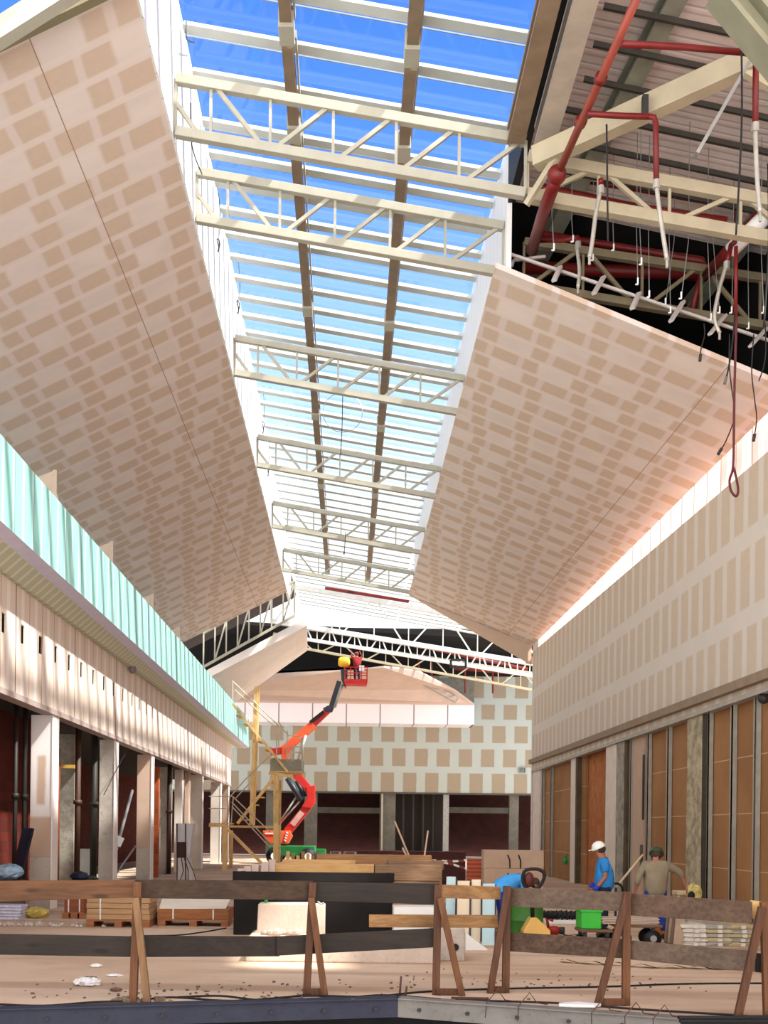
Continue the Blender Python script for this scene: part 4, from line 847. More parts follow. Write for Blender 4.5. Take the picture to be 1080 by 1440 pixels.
def trestle(top, feet, brfoot, mu, mb_, label, brtop=None, tie=True, w=.085):
    a = fl(*feet); y = a.y; b = at(top[0], top[1], y)
    root = empty('guard_trestle', (a.x, y, 0), label, 'trestle')
    mb = MB(); mb.bar((a.x, y, 0), (b.x, y + .0, b.z), w, .07, (0, 1, 0)); mb.build('upright', mu, root, bevel=.005)
    c = at(brfoot[0], brfoot[1], y); bt = brtop or top
    d = at(bt[0], bt[1], y)
    mb = MB(); mb.bar((c.x, y - .075, .0), (d.x, y - .075, d.z), w * .9, .06, (0, 1, 0)); mb.build('brace_leg', mb_, root, bevel=.005)
    if tie: mb = MB(); mb.bar((a.x, y - .04, .045), (c.x, y - .04, .045), .05, .07); mb.build('foot_tie', mu, root, bevel=.004)
    return y
y1 = trestle((194, 1240), (187, 1409), (209, 1409), postw, postl, 'leftmost guard trestle with a pale brace, small rubble at its feet', (193, 1262), False)
y2 = trestle((440, 1241), (431, 1399), (457, 1399), postd, postw, 'guard trestle in front of the pale concrete block, second from the left', (438, 1262))
y3 = trestle((616, 1244), (613, 1399), (649, 1399), postd, postw, 'guard trestle with an orange brace before the concrete block with a hole', (618, 1262))
y4 = trestle((713, 1246), (711, 1396), (688, 1397), postd, postd, 'dark guard trestle leaning left in front of the green bin')
y5 = trestle((881, 1254), (880, 1414), (838, 1411), postw, postd, 'guard trestle with a dark brace in front of the cart of planks')
y6 = trestle((1075, 1268), (1080, 1438), (1032, 1436), postw, postd, 'rightmost guard trestle at the edge of the view', (1068, 1275))
rubb = paint('rubble', (128, 108, 88), .95, .35, 9)
def plank(p0, p1, h0, h1, ya, yb, m, label, th=.035):
    a, b = at(p0[0], p0[1], ya), at(p1[0], p1[1], yb); a2, b2 = at(p0[0], p0[1] + h0, ya), at(p1[0], p1[1] + h1, yb)
    mb = MB(); mb.slab([a, b, b2, a2], (0, th, 0)); o = mb.build('guard_plank', m, None, origin=(a + b) / 2, bevel=.004)
    return tag(o, label, 'plank')
o_ = .05
plank((-30, 1239), (190, 1237), 30, 25, y1 + o_, y1 + o_, oldw, 'knotty brown top plank at the far left of the guard rail')
plank((191, 1237), (440, 1239), 26, 27, y1 + o_, y2 + o_, wood('brown_plank', (52, 36, 25), (74, 53, 37), 0), 'brown top plank between the leftmost and the second trestle')
plank((441, 1240), (618, 1243), 27, 29, y2 + o_, y3 + o_, darkw, 'dark stained top plank in front of the black formwork box')
plank((619, 1244), (704, 1247), 19, 18, y3 + o_, y4 + .10, litw, 'short narrow pale top plank between the two middle trestles')
plank((717, 1248), (883, 1255), 27, 27, y4 + o_, y5 + o_, greyw, 'greyish top plank in front of the bent worker and the green bin')
plank((884, 1256), (1058, 1268), 31, 31, y5 + o_, y6 + o_, wood('brown_grey_plank', (82, 60, 46), (106, 82, 64), 0), 'knotty grey brown top plank right of the cart trestle')
plank((1056, 1266), (1100, 1271), 26, 28, y6 + .10, y6 + .10, yelw, 'yellow end of plank behind the rightmost trestle')
plank((-30, 1313), (192, 1317), 29, 29, y1 + o_, y1 + o_, darkw, 'dark lower plank at the far left of the guard rail')
plank((183, 1316), (393, 1317), 30, 28, y1 + .10, y2 + .10, darkw, 'dark lower plank between the leftmost and the second trestle')
plank((389, 1317), (616, 1305), 27, 27, y2 + o_, y3 + o_, darkw, 'dark lower plank rising to the right in front of the low concrete beam')
plank((519, 1286), (700, 1287), 18, 18, y3 + .10, y4 + .18, litw, 'short blotchy pale middle plank between the two middle trestles')
plank((717, 1311), (881, 1321), 27, 27, y4 + o_, y5 + o_, wood('wet_plank', (62, 44, 33), (96, 72, 54), 0), 'wet stained lower plank right of the dark trestle')
plank((882, 1322), (1062, 1338), 27, 29, y5 + o_, y6 + o_, greyw, 'grey lower plank in front of the wrapped bags')
plank((1062, 1340), (1110, 1345), 27, 27, y6 + .09, y6 + .09, darkw, 'dark lower plank at the right edge of the guard rail')
# ================================================================ middle ground
def box_px(name, x0, y0, x1, y1, depth, m, label, cat, d=None, bevel=.01, kids=None):
    """box whose front face stands on the floor at pixel row y1"""
    g = fl((x0 + x1) / 2, y1) if d is None else Vector((0, d, 0)); y = g.y
    a, b = at(x0, y1, y), at(x1, y0, y)
    z0 = 0 if d is None else a.z
    mb = MB(); mb.span((a.x, y, z0), (b.x, y + depth, b.z)); o = mb.build(name, m, None, origin=((a.x + b.x) / 2, y + depth / 2, z0), bevel=bevel); tag(o, label, cat); return o
blackf = paint('black_formwork', (18, 14, 13), .85, .3)
yf = fl(440, 1316).y
root = empty('formwork_box', fl(440, 1316), 'large black formwork box behind the dark top plank', 'formwork')
a, b = at(328, 1316, yf), at(553, 1228, yf)
mb = MB(); mb.span((a.x, yf, 0), (b.x, yf + .06, b.z - .16)); mb.build('front_panel', blackf, root)
mb = MB(); mb.span((a.x - .02, yf - .03, b.z - .16), (b.x + .02, yf + .1, b.z)); mb.build('top_rail', blackf, root)
for x in (a.x, b.x - .06): mb = MB(); mb.span((x, yf + .06, 0), (x + .06, yf + 1.6, b.z - .05)); mb.build('side_panel', blackf, root)
FZ = b.z
cblk = concrete('pale_concrete', (206, 190, 176), .7, 2.0, .4)
yk = fl(400, 1321).y
root = empty('concrete_block', fl(400, 1321), 'pale concrete block with a flared chipped foot, lit by sun, before the black formwork', 'concrete block')
A_ = lambda px, py: at(px, py, yk)
mb = MB(); mb.slab([A_(354, 1314), A_(361, 1308), A_(363, 1271), A_(435, 1271), A_(437, 1314)], (0, .5, 0)); mb.build('block_body', cblk, root, bevel=.02)
mb = MB(); mb.slab([Vector((A_(346, 1320).x, yk - .12, 0)), Vector((A_(420, 1320).x, yk - .12, 0)), A_(420, 1312), A_(354, 1312)], (0, .6, 0)); mb.build('block_foot', cblk, root, bevel=.02)
for i in range(6):
    q = at(372 + i * 9, 1311, yk - .03); mb = MB(); mb.ball(q, .045 + .02 * (i % 3), 8, (1.3, .6, .8)); mb.build('chip', conc, root)
mb = MB(); q = at(374, 1270, yk + .2); mb.cyl(q - Vector((0, 0, .05)), q + Vector((0, 0, .08)), .03, 8); mb.build('green_peg', paint('bag_green', (22, 150, 76), .4), root)
box_px('concrete_stub', 441, 1273, 457, 1322, .5, cblk, 'small pale concrete stub right of the flared block', 'concrete block')
q = at(452, 1266, fl(449, 1322).y + .1); mb = MB(); mb.tube([q + Vector((.06 * math.cos(a), 0, .06 * math.sin(a))) for a in [k * math.pi / 8 for k in range(15)]], .018, 6); o = mb.build('steel_ring', M['galv'], None, True, origin=q); tag(o, 'steel ring on top of the small concrete stub', 'ring')
# low concrete beam with end block
yb_ = fl(560, 1355).y
root = empty('concrete_beam', fl(500, 1357), 'long low concrete beam lying behind the lower plank', 'concrete beam')
a, b = at(345, 1345, yb_), at(612, 1322, yb_)
mb = MB(); mb.slab([(a.x, yb_, 0), (b.x, yb_, 0), (b.x, yb_, b.z), (at(430, 1312, yb_ + 1).x, yb_, b.z), (a.x, yb_, .16)], (0, .8, 0)); mb.build('beam_body', cblk, root, bevel=.02)
root = empty('concrete_block', fl(632, 1351), 'grey concrete block with a dark hole beside the orange braced trestle', 'concrete block')
ye = fl(632, 1352).y; a, b = at(609, 1352, ye), at(654, 1305, ye)
mb = MB(); mb.span((a.x, ye, 0), (b.x, ye + .7, b.z)); mb.build('block_body', conc, root, bevel=.02)
q = at(640, 1332, ye); mb = MB(); mb.cyl(q - Vector((0, .02, 0)), q + Vector((0, .01, 0)), .055, 12); mb.build('hole', M['black'], root)
box_px('white_block', 553, 1276, 621, 1330, .6, M['white'], 'white insulation block behind the pale middle plank', 'block', fl(587, 1326).y + .3)
# timber beams stacked behind the formwork
tb = [wood('stack_timber_a', (214, 166, 106), (230, 190, 132), 0), wood('stack_timber_b', (150, 108, 72), (178, 136, 96), 0), wood('stack_timber_c', (128, 98, 74), (156, 126, 98), 0)]
yt = 24.0; lay = 0
zl = [0, .28, .56]
for i in range(3):
    for j in range(2):
        x0, x1 = at(392 - 8 * j, 1230, yt).x, at(620 + 4 * j, 1230, yt).x
        mb = MB(); mb.span((x0, yt + j * .5, i * .28), (x1, yt + j * .5 + .42, i * .28 + .27)); o = mb.build('timber_beam', tb[(i + j) % 3], None, origin=((x0 + x1) / 2, yt + j * .5 + .2, i * .28), bevel=.008); tag(o, 'thick beam low in the timber stack behind the formwork box', 'beam', 'lower beams of the timber stack')
specs = [(382, 526, 1216, 1239, 0, 0, 'yellow beam with a sunlit top on the left of the timber stack'), (527, 622, 1217, 1239, 0, 2, 'greyed beam on the right of the timber stack'),
         (397, 500, 1210, 1219, .5, 0, 'thin yellow board on top of the timber stack at the left'), (445, 607, 1203, 1216, 1.0, 1, 'brown beam topmost at the back of the timber stack'), (545, 624, 1211, 1222, .5, 2, 'short weathered beam on top of the stack at the right')]
zbase = .84
for x0, x1, t0, t1, dy, mi, lab in specs:
    yy = yt + dy; a, b = at(x0, t1, yy), at(x1, t0, yy)
    mb = MB(); mb.span((a.x, yy, max(zbase, a.z)), (b.x, yy + .44, b.z)); o = mb.build('timber_beam', tb[mi], None, origin=((a.x + b.x) / 2, yy, a.z), bevel=.008); tag(o, lab, 'beam')
for (x0, y0, x1, y1, lab, r) in ((555, 1155, 583, 1206, 'long splintered stick standing up from the timber stack', .02), (602, 1168, 594, 1208, 'thin straight rod standing right in the timber stack', .02), (566, 1192, 581, 1207, 'short splintered stick at the timber stack', .022)):
    p0, p1 = at(x0, y0, yt + 1.2), at(x1, y1, yt + 1.2); p1.z = max(p1.z - .25, .9); mb = MB(); mb.tube([p1, p0], r, 7); o = mb.build('wooden_stick', paint('pale_stick', (206, 176, 152), .7, .1), None, origin=p1); tag(o, lab, 'stick')
for i, px in enumerate((334, 343, 354, 368, 378)):
    yy = 23.0 + .12 * i; hgt = 1222 - 3.2 * i; a, b = at(px - 5, 1228, yy), at(px + 5, hgt, yy)
    mb = MB(); mb.slab([(a.x, yy, 0), (b.x, yy, 0), (b.x + .05, yy + .25, b.z), (a.x + .05, yy + .25, b.z)], (0, .05, 0)); o = mb.build('offcut_board', paint('pinkish_board', (206, 184, 174), .85, .08), None, origin=(a.x, yy, 0)); tag(o, 'pale board offcut leaning behind the black formwork, ' + ['first', 'second', 'third', 'fourth', 'fifth and tallest'][i] + ' from the left', 'board')
for i in range(6):
    yy = 33 + .05 * i; p0 = at(405 + 7 * i, 1206, yy); hgt = at(405, 1197 + (i % 3) * 3, yy).z
    mb = MB(); mb.box((p0.x, yy, hgt / 2), (.10, .03, hgt)); o = mb.build('stake', tb[i % 2], None, origin=(p0.x, yy, 0)); tag(o, 'short wooden stake standing behind the timber stack', 'stake', 'stakes behind the timber stack')
# silver frames and dark slab behind the stack
for i, (x0, x1) in enumerate(((462, 481), (481, 503))):
    yy = 38; a, b, c_, d_ = at(x0, 1207, yy), at(x0 + 4, 1198, yy), at(x1 - 3, 1198, yy), at(x1, 1207, yy)
    a.z = 0; d_.z = 0
    mb = MB(); mb.tube([a, b, c_, d_], .04, 8); o = mb.build('silver_trestle', M['silver'], None, True, origin=a); tag(o, ['left', 'right'][i] + ' silver tube frame behind the timber stack', 'frame')
yy = 40; a, b = at(501, 1205, yy), at(655, 1198, yy); mb = MB(); mb.span((a.x, yy, 0), (b.x, yy + 1, b.z)); o = mb.build('dark_slab_stack', paint('dark_maroon', (72, 34, 30), .7, .2), None, origin=((a.x + b.x) / 2, yy, 0), bevel=.02); tag(o, 'long dark maroon stack of panels in front of the far bays', 'panel stack')
# pallets with boards on the left
def pallet(x0, x1, ytop, ybot, lab, nlay, m, straps, group_lab, dep=.9):
    g = fl((x0 + x1) / 2, ybot); y = g.y; a = at(x0, ybot, y); b = at(x1, ytop, y)
    root = empty('pallet', ((a.x + b.x) / 2, y, 0), 'wooden pallet under ' + lab, 'pallet')
    wp = wood('pallet_wood', (140, 88, 56), (170, 112, 74), 0)
    for t_ in (.06, .5, .94): mb = MB(); xx = lerp(a.x, b.x, t_); mb.span((xx - .07, y, 0), (xx + .07, y + dep, .11)); mb.build('skid', wp, root)
    mb = MB(); mb.span((a.x, y, .11), (b.x, y + dep, .14)); mb.build('deck', wp, root)
    H = b.z - .14
    for i in range(nlay):
        z0 = .14 + H * i / nlay; mb = MB(); mb.span((a.x + .01 * (i % 2), y + .01, z0 + .004), (b.x - .012 * (i % 3), y + dep, z0 + H / nlay - .004)); o = mb.build('board_pack', m, None, origin=((a.x + b.x) / 2, y, z0), bevel=.004)
        tag(o, 'flat pack of boards in ' + lab, 'board pack', group_lab)
        if i == nlay - 1 or straps:
            for t_ in (.22, .78): mb = MB(); xx = lerp(a.x, b.x, t_); mb.span((xx - .012, y - .004, z0), (xx + .012, y + .01, z0 + H / nlay)); mb.build('strap', M['white'], o)
pallet(121, 211, 1263, 1304, 'the tall strapped stack behind the leftmost trestle', 4, wood('pack_board', (170, 134, 96), (190, 154, 116), 0), True, 'packs of the tall strapped stack')
pallet(221, 322, 1279, 1303, 'the low brown stack between the leftmost trestle and the formwork', 1, wood('pack_brown', (142, 88, 52), (164, 108, 68), 0), True, 'low brown board pack')
pallet(90, 118, 1262, 1292, 'the reddish stack half hidden at the left columns', 1, wood('pack_red', (126, 70, 46), (150, 88, 58), 0), True, 'reddish board pack')
y = fl(270, 1303).y; a, b = at(215, 1277, y + .1), at(325, 1265, y + 1.6)
mb = MB(); mb.slab([at(224, 1278, y + .1), at(318, 1278, y + .1), at(324, 1266, y + .95), at(228, 1266, y + .95)], (0, 0, .03)); o = mb.build('white_sheet_pack', paint('cream_sheet', (232, 222, 206), .6, .05), None, origin=at(270, 1273, y + .7)); tag(o, 'cream sheet lying on the low brown stack', 'sheet')
# boards and panels standing right of the middle trestle
pnl = [((626, 640), 1234, 1328, (188, 214, 218), 'pale blue narrow panel standing behind the short plank, leftmost'), ((642, 660), 1240, 1330, (226, 206, 178), 'cream panel standing behind the short plank'), ((662, 676), 1238, 1329, (232, 216, 190), 'second cream panel standing behind the short plank'), ((678, 696), 1244, 1332, (178, 206, 212), 'pale blue narrow panel standing next to the bent worker')]
for i, ((x0, x1), t0, t1, colr, lab) in enumerate(pnl):
    g = fl((x0 + x1) / 2, t1 - 6); y = g.y - .02 - .12 * i; a, b = at(x0, t1, y), at(x1, t0, y)
    mb = MB(); mb.slab([(a.x, y, 0), (b.x, y, 0), (b.x + .04, y + .3, b.z), (a.x + .04, y + .3, b.z)], (0, .06, 0)); o = mb.build('standing_panel', paint('panel_%d' % i, colr, .6, .06), None, origin=(a.x, y, 0)); tag(o, lab, 'panel')
    mb = MB(); mb.bar((b.x + .02, y - .01, .02), (b.x + .05, y + .29, b.z - .02), .025, .03); mb.build('dark_edge', M['dark_steel'], o)
p = fl(655, 1322); mb = MB(); mb.slab([at(654, 1334, p.y - 1), at(684, 1336, p.y - 1), at(656, 1310, p.y + .2)], (0, .08, 0)) ; 
root = empty('white_wedge', fl(668, 1336), 'white sloping sheet beside the block with a hole', 'sheet'); y = fl(668, 1336).y
mb = MB(); mb.slab([(at(655, 1336, y).x, y, 0), (at(687, 1336, y).x, y, 0), at(655, 1312, y)], (0, .6, 0)); mb.build('sheet_body', M['white'], root)
p = at(630, 1240, 22.6); root = empty('black_hose_coil', fl(630, 1318), 'dark upright tool bag behind the short pale plank', 'bag')
y = fl(630, 1318).y; mb = MB(); mb.box((p.x, y, .35), (.16, .3, .7)); mb.build('bag_stand', M['dark_steel'], root); mb = MB(); mb.ball((p.x, y, at(0, 1242, y).z - .1), .15, 12, (.8, .8, 1.4)); mb.build('bag_body', paint('navy_bag', (32, 36, 52), .6), root, True); mb = MB(); mb.cyl((p.x, y, .6), (p.x, y, at(0, 1242, y).z - .1), .04, 8); mb.build('handle', M['black'], root)
# board crates standing (680-765)
y = 30.0
for x0, x1, t0, t1, lab in ((680, 765, 1196, 1221, 'wide tan board pack standing on top behind the bent worker'), (680, 764, 1222, 1247, 'tan board pack under the wide one behind the bent worker')):
    a, b = at(x0, t1, y), at(x1, t0, y); z0 = a.z if t1 < 1230 else 0
    mb = MB(); mb.span((a.x, y, z0 + .005), (b.x, y + .5, b.z)); o = mb.build('board_pack', paint('tan_pack', (196, 168, 146), .85, .08), None, origin=((a.x + b.x) / 2, y, z0), bevel=.01); tag(o, lab, 'board pack')
    for q in (716, 731): mb = MB(); mb.tube([at(q - 2, t0 + 6, y - .02), at(q + 1, t0 + 14, y - .02), at(q + 1, t1, y - .02)], .018, 6); mb.build('black_strap', M['black'], o)
# orange net
t = NT('orange_net'); X = t.xyz(); pz = t.math('MODULO', t.math('ADD', X[2], 10.0), .11); c = t.mix(t.window(pz, .02, .07, .01), lin((150, 84, 62)), lin((214, 96, 60))); M['net'] = t.fin(c, .7)
y = 31.5; a, b = at(656, 1245, y), at(681, 1208, y); mb = MB(); mb.span((a.x, y, 0), (b.x, y + .05, b.z)); o = mb.build('orange_net', M['net'], None, origin=(a.x, y, 0)); tag(o, 'orange plastic net panel left of the tan board packs', 'net')
# barrier tape
for i, pts in enumerate((((579, 1206), (610, 1210), (640, 1211), (657, 1209)), ((596, 1209), (630, 1214), (657, 1222)))):
    mb = MB(); P_ = smoothpts([at(x, y_, 30.5) for x, y_ in pts], 8)
    t = None
    for k in range(len(P_) - 1): mb.add([P_[k] + Vector((0, 0, .03)), P_[k + 1] + Vector((0, 0, .03)), P_[k + 1] - Vector((0, 0, .03)), P_[k] - Vector((0, 0, .03)), P_[k] + Vector((0, .01, .03)), P_[k + 1] + Vector((0, .01, .03)), P_[k + 1] + Vector((0, .01, -.03)), P_[k] + Vector((0, .01, -.03))], [(0, 1, 2, 3), (7, 6, 5, 4), (0, 4, 5, 1), (3, 2, 6, 7)])
    if 'tape' not in M:
        t = NT('barrier_tape'); X = t.xyz(); pz = t.math('MODULO', t.math('ADD', X[0], 10.0), .3); c = t.mix(t.math('GREATER_THAN', pz, .15), lin((232, 224, 214)), lin((120, 50, 44))); M['tape'] = t.fin(c, .5)
    o = mb.build('barrier_tape', M['tape'], None, origin=P_[0]); tag(o, ['upper', 'lower'][i] + ' strip of barrier tape strung left of the orange net', 'tape')
# ================================================================ right middle ground
# green bin
yg = fl(740, 1325).y + .3; cgx = at(742, 1300, yg).x; bh = at(0, 1262, yg).z
root = empty('green_bin', (cgx, yg + .4, 0), 'green round bin behind the greyish plank', 'bin')
gm = paint('bin_green', (70, 126, 52), .5, .25, 3)
mb = MB(); mb.lathe((cgx, yg + .4, 0), [(.30, 0), (.33, .1), (.335, bh * .5), (.345, bh * .52), (.335, bh * .54), (.34, bh - .05), (.36, bh), (.30, bh), (.29, .1)], 28); mb.build('bin_body', gm, root, True)
mb = MB(); mb.tube([(cgx + .35 * math.cos(a), yg + .4 + .35 * math.sin(a), bh) for a in [k * math.pi / 14 for k in range(29)]], .015, 6); mb.build('bin_rim', paint('bin_rim', (150, 190, 140), .5), root)
# pallet truck like compactor: loop handle, shaft, yellow foot
yq = yg - .35; root = empty('loop_handled_truck', (at(750, 1300, yq).x, yq, 0), 'hand truck with a black loop handle and a yellow wedge foot before the green bin', 'hand truck')
lp = [(738, 1224), (735, 1234), (738, 1246), (748, 1253), (756, 1250), (764, 1238), (765, 1228), (758, 1223), (748, 1222), (738, 1224)]
mb = MB(); mb.tube(smoothpts([at(x, y, yq) for x, y in lp]), .03, 8); mb.build('loop_handle', M['black'], root, True)
mb = MB(); mb.ball(at(744, 1237, yq + .02), .11, 12, (.8, .5, 1.2)); mb.build('motor_head', paint('maroon_head', (86, 34, 30), .5, .2), root, True)
mb = MB(); mb.tube([at(748, 1252, yq), at(749, 1292, yq)], .035, 8); mb.build('shaft', M['black'], root, True)
a, b, c_ = at(735, 1313, yq), at(773, 1313, yq), at(750, 1290, yq)
mb = MB(); mb.slab([(a.x, yq - .1, .0), (b.x, yq - .1, .0), (b.x, yq - .1, .06 + a.z), (c_.x + .05, yq - .1, c_.z), (c_.x - .05, yq - .1, c_.z), (a.x, yq - .1, .06 + a.z)], (0, .35, 0)); mb.build('yellow_foot', paint('machine_yellow', (222, 178, 96), .5, .1), root, bevel=.02)
# red tool with cable
q = fl(779, 1316); root = empty('red_power_tool', q, 'small red power tool on the floor by the hand truck', 'tool')
mb = MB(); mb.ball(q + Vector((0, 0, .1)), .11, 12, (1.3, .8, .8)); mb.build('tool_body', paint('tool_red', (170, 40, 34), .4), root, True)
mb = MB(); mb.tube([q + Vector((-.1, 0, .12)), q + Vector((-.13, 0, .3)), q + Vector((-.02, 0, .28))], .03, 8); mb.build('tool_handle', paint('tool_red', (170, 40, 34), .4), root, True)
mb = MB(); mb.cyl(q + Vector((.1, -.02, .1)), q + Vector((.18, -.05, .1)), .07, 12); mb.build('tool_disc', M['dark_steel'], root)
wire('power_cable', smoothpts([q + Vector((.15, 0, .04)), fl(800, 1316), fl(818, 1313), fl(832, 1309)]), .012, M['black'], 'power cable of the small red tool running to the cart', 'cable')
# black spacer strips on white board
yy = fl(795, 1303).y + .6; a, b = at(768, 1300, yy), at(822, 1284, yy)
root = empty('white_slab', ((a.x + b.x) / 2, yy + .4, 0), 'white board slab under black wavy strips right of the green bin', 'slab'); mb = MB(); mb.span((a.x, yy, 0), (b.x, yy + 1.2, max(.08, at(0, 1300, yy).z))); mb.build('slab_body', M['white'], root, bevel=.01)
zt_ = max(.08, at(0, 1300, yy).z)
for i in range(4):
    mb = MB(); mb.tube([Vector((lerp(a.x, b.x, k / 40), yy + .12 + .2 * i, zt_ + .08 + .07 * math.sin(k * 1.3 + i))) for k in range(41)], .03, 6); o = mb.build('black_spacer_strip', M['black'], None, True, origin=(a.x, yy + .1 + .2 * i, zt_)); tag(o, 'black wavy plastic strip lying on the white slab', 'strip', 'black wavy strips on the white slab')
# cart with green crate and planks
yc = 19.0
def cart(x0, x1, ytop, lab, wh):
    a, b = at(x0, ytop, yc), at(x1, ytop, yc); zc = a.z
    root = empty('platform_cart', ((a.x + b.x) / 2, yc + .4, 0), lab, 'cart')
    mb = MB(); mb.span((a.x, yc, zc - .05), (b.x, yc + .55, zc)); mb.build('cart_deck', paint('cart_deck', (104, 78, 60), .7, .2), root, bevel=.01)
    for xx in (a.x + wh, b.x - wh):
        for yy_ in (yc + .08, yc + .47):
            mb = MB(); mb.cyl((xx, yy_ - .04, wh), (xx, yy_ + .04, wh), wh, 18); w_ = mb.build('wheel', M['black'], root, True)
            mb = MB(); mb.cyl((xx, yy_ - .045, wh), (xx, yy_ + .045, wh), wh * .4, 12); mb.build('hub', M['galv'], w_)
            if zc - .05 > 2 * wh: mb = MB(); mb.box((xx, yy_, (zc - .05 + 2 * wh) / 2), (.05, .1, zc - .05 - 2 * wh + .02)); mb.build('caster_fork', M['dark_steel'], root)
    return a, b, zc
a, b, zc = cart(817, 862, 1307, 'low cart on small casters under the green crate', .085)
ga, gb = at(818, 1305, yc), at(842, 1279, yc)
root = empty('green_crate', ((ga.x + gb.x) / 2, yc + .3, zc), 'bright green plastic crate on the low cart', 'crate'); cm = paint('crate_green', (52, 178, 52), .45, .12)
mb = MB(); mb.span((ga.x, yc + .04, zc + .002), (gb.x + .06, yc + .5, gb.z)); mb.build('crate_body', cm, root, bevel=.02)
mb = MB(); mb.span((ga.x - .02, yc + .02, gb.z - .05), (gb.x + .08, yc + .52, gb.z + .01)); mb.build('crate_rim', cm, root, bevel=.01)
a, b, zc = cart(866, 932, 1300, 'heavier cart on big wheels under the plank load', .14)
for i in range(4):
    p0, p1 = at(848, 1279, yc).x, at(926, 1279, yc).x; h = (at(0, 1281, yc).z - zc) / 4
    mb = MB(); mb.span((p0 - .02 * (i % 2), yc + .02, zc + i * h + .003), (p1 + .03 * (i % 2), yc + .53, zc + (i + 1) * h - .003)); o = mb.build('load_board', paint('load_board', (184, 164, 148), .8, .1), None, origin=(p0, yc, zc + i * h), bevel=.004); tag(o, 'greyish board in the load on the heavier cart', 'board', 'boards loaded on the heavier cart')
# bucket
q = fl(938, 1318); q.y += .5; z = at(0, 1288, q.y).z
root = empty('orange_bucket', q, 'dirty orange bucket right of the grey shirted worker', 'bucket')
mb = MB(); mb.lathe(q, [(.12, 0), (.15, z - .02), (.165, z), (.14, z), (.11, .03)], 20); mb.build('bucket_body', paint('bucket_orange', (210, 128, 62), .6, .2), root, True)
mb = MB(); mb.tube([q + Vector((.15 * math.cos(a), -.02, z - .03 - .12 * math.sin(a))) for a in [k * math.pi / 10 for k in range(11)]], .008, 5); mb.build('bucket_handle', M['galv'], root)
# leaning boards
for i, px in enumerate((940, 945, 949, 953)):
    g = fl(px, 1328 + i); y = g.y; t_ = at(px + 4, 1284 + i, y + .3)
    mb = MB(); mb.bar((g.x, y, 0.02), (t_.x, t_.y, t_.z), .16, .03, (0, 1, 0)); o = mb.build('leaning_board', paint('lean_board_%d' % (i % 2), ((124, 98, 80), (168, 144, 122))[i % 2], .8, .15), None, origin=g); tag(o, ['leftmost', 'second', 'third', 'rightmost'][i] + ' of four narrow boards leaning on the wrapped bag stack', 'board')
# stack of wrapped bags
yb2 = fl(1005, 1332).y + .15; bagm = [paint('bag_white', (208, 202, 192), .35, .12, 5), paint('bag_yellowish', (182, 168, 128), .4, .2, 5), paint('bag_grey', (168, 160, 150), .35, .25, 5)]
ztop = at(0, 1288, yb2).z; nl = 5; hz_ = ztop / nl
for i in range(nl):
    for j, (x0, x1) in enumerate(((959, 996), (992, 1030), (1026, 1064))):
        a, b = at(x0, 1300, yb2).x, at(x1, 1300, yb2).x
        w_ = b - a; cx_ = (a + b) / 2 + rnd.uniform(-.02, .02)
        prof = MB(); n_ = 12
        vs_ = []
        for k, (sx, sz) in enumerate(((-.5, .35), (-.48, .8), (-.38, .995), (.38, .995), (.48, .8), (.5, .35), (.48, .03), (-.48, .03))):
            vs_.append(Vector((cx_ + sx * w_ * .99, yb2 + rnd.uniform(-.03, .03), hz_ * (i + sz) + .001)))
        prof.slab(vs_, (0, .6, 0))
        o = prof.build('wrapped_bag', bagm[0] if j == 0 else bagm[1 + (i + j) % 2], None, origin=(cx_, yb2, hz_ * i), bevel=.03)
        if j == 0: tag(o, 'white end of a film wrapped bag in the left column of the bag stack', 'bag', 'white bags of the stack, left column')
        else: tag(o, 'film wrapped yellowish grey bag in the stack at the right', 'bag', 'yellowish bags of the stack')
        mb = MB(); mb.span((cx_ - .03, yb2 - .035, hz_ * i + hz_ * .1), (cx_ + .05, yb2 - .02, hz_ * i + hz_ * .85)); mb.build('label_band', bagm[0], o)
# stool frame, yellow bag, roller
ys_ = 21.6; q = at(966, 1262, ys_); root = empty('wooden_stool', (q.x, ys_, 0), 'small pale wooden frame stool by the peeling column', 'stool')
sw = wood('stool_wood', (206, 184, 150), (222, 202, 172), 2); zt2 = at(0, 1242, ys_).z
for dx in (-.16, .12):
    for dy in (0, .25): mb = MB(); mb.bar((q.x + dx * 1.25, ys_ + dy, 0), (q.x + dx, ys_ + dy, zt2 - .05), .05, .05, (0, 1, 0)); mb.build('leg', sw, root)
mb = MB(); mb.box((q.x - .02, ys_ + .12, zt2 - .03), (.36, .34, .07)); mb.build('seat', sw, root, bevel=.005)
q = at(976, 1256, 21.3); mb = MB(); mb.ball(q, .16, 14, (.9, .7, 1.1))
for v in mb.v: v += Vector((rnd.uniform(-1, 1), rnd.uniform(-1, 1), rnd.uniform(-1, 1))) * .025
root = empty('tool_sack', (q.x, q.y, 0), 'yellow and white sack beside the pale stool', 'sack'); mb.build('sack_body', paint('sack_yel', (206, 190, 120), .6, .3, 9), root)
mb = MB(); mb.ball(q + Vector((-.09, -.13, -.04)), .07, 10, (1, .6, 1.2)); mb.build('black_patch', M['black'], root, True)
mb = MB(); mb.box((q.x, q.y, (q.z - .15) / 2), (.3, .25, q.z - .15)); mb.build('sack_bottom', paint('sack_low', (190, 180, 160), .7, .2), root, bevel=.03)
yr_ = 21.5; p0, p1 = at(866, 1248, yr_), at(904, 1202, yr_ + .4)
root = empty('long_handled_roller', p0, 'long wooden handled roller leaning up to the right between the two workers', 'roller')
mb = MB(); mb.tube([p0, p1], .022, 8); mb.build('handle', sw, root, True)
mb = MB(); mb.tube([p0 + Vector((.13 * math.cos(a), 0, .13 * math.sin(a) - .05)) for a in [k * math.pi / 9 for k in range(19)]], .022, 8); mb.build('wheel_rim', M['black'], root, True)
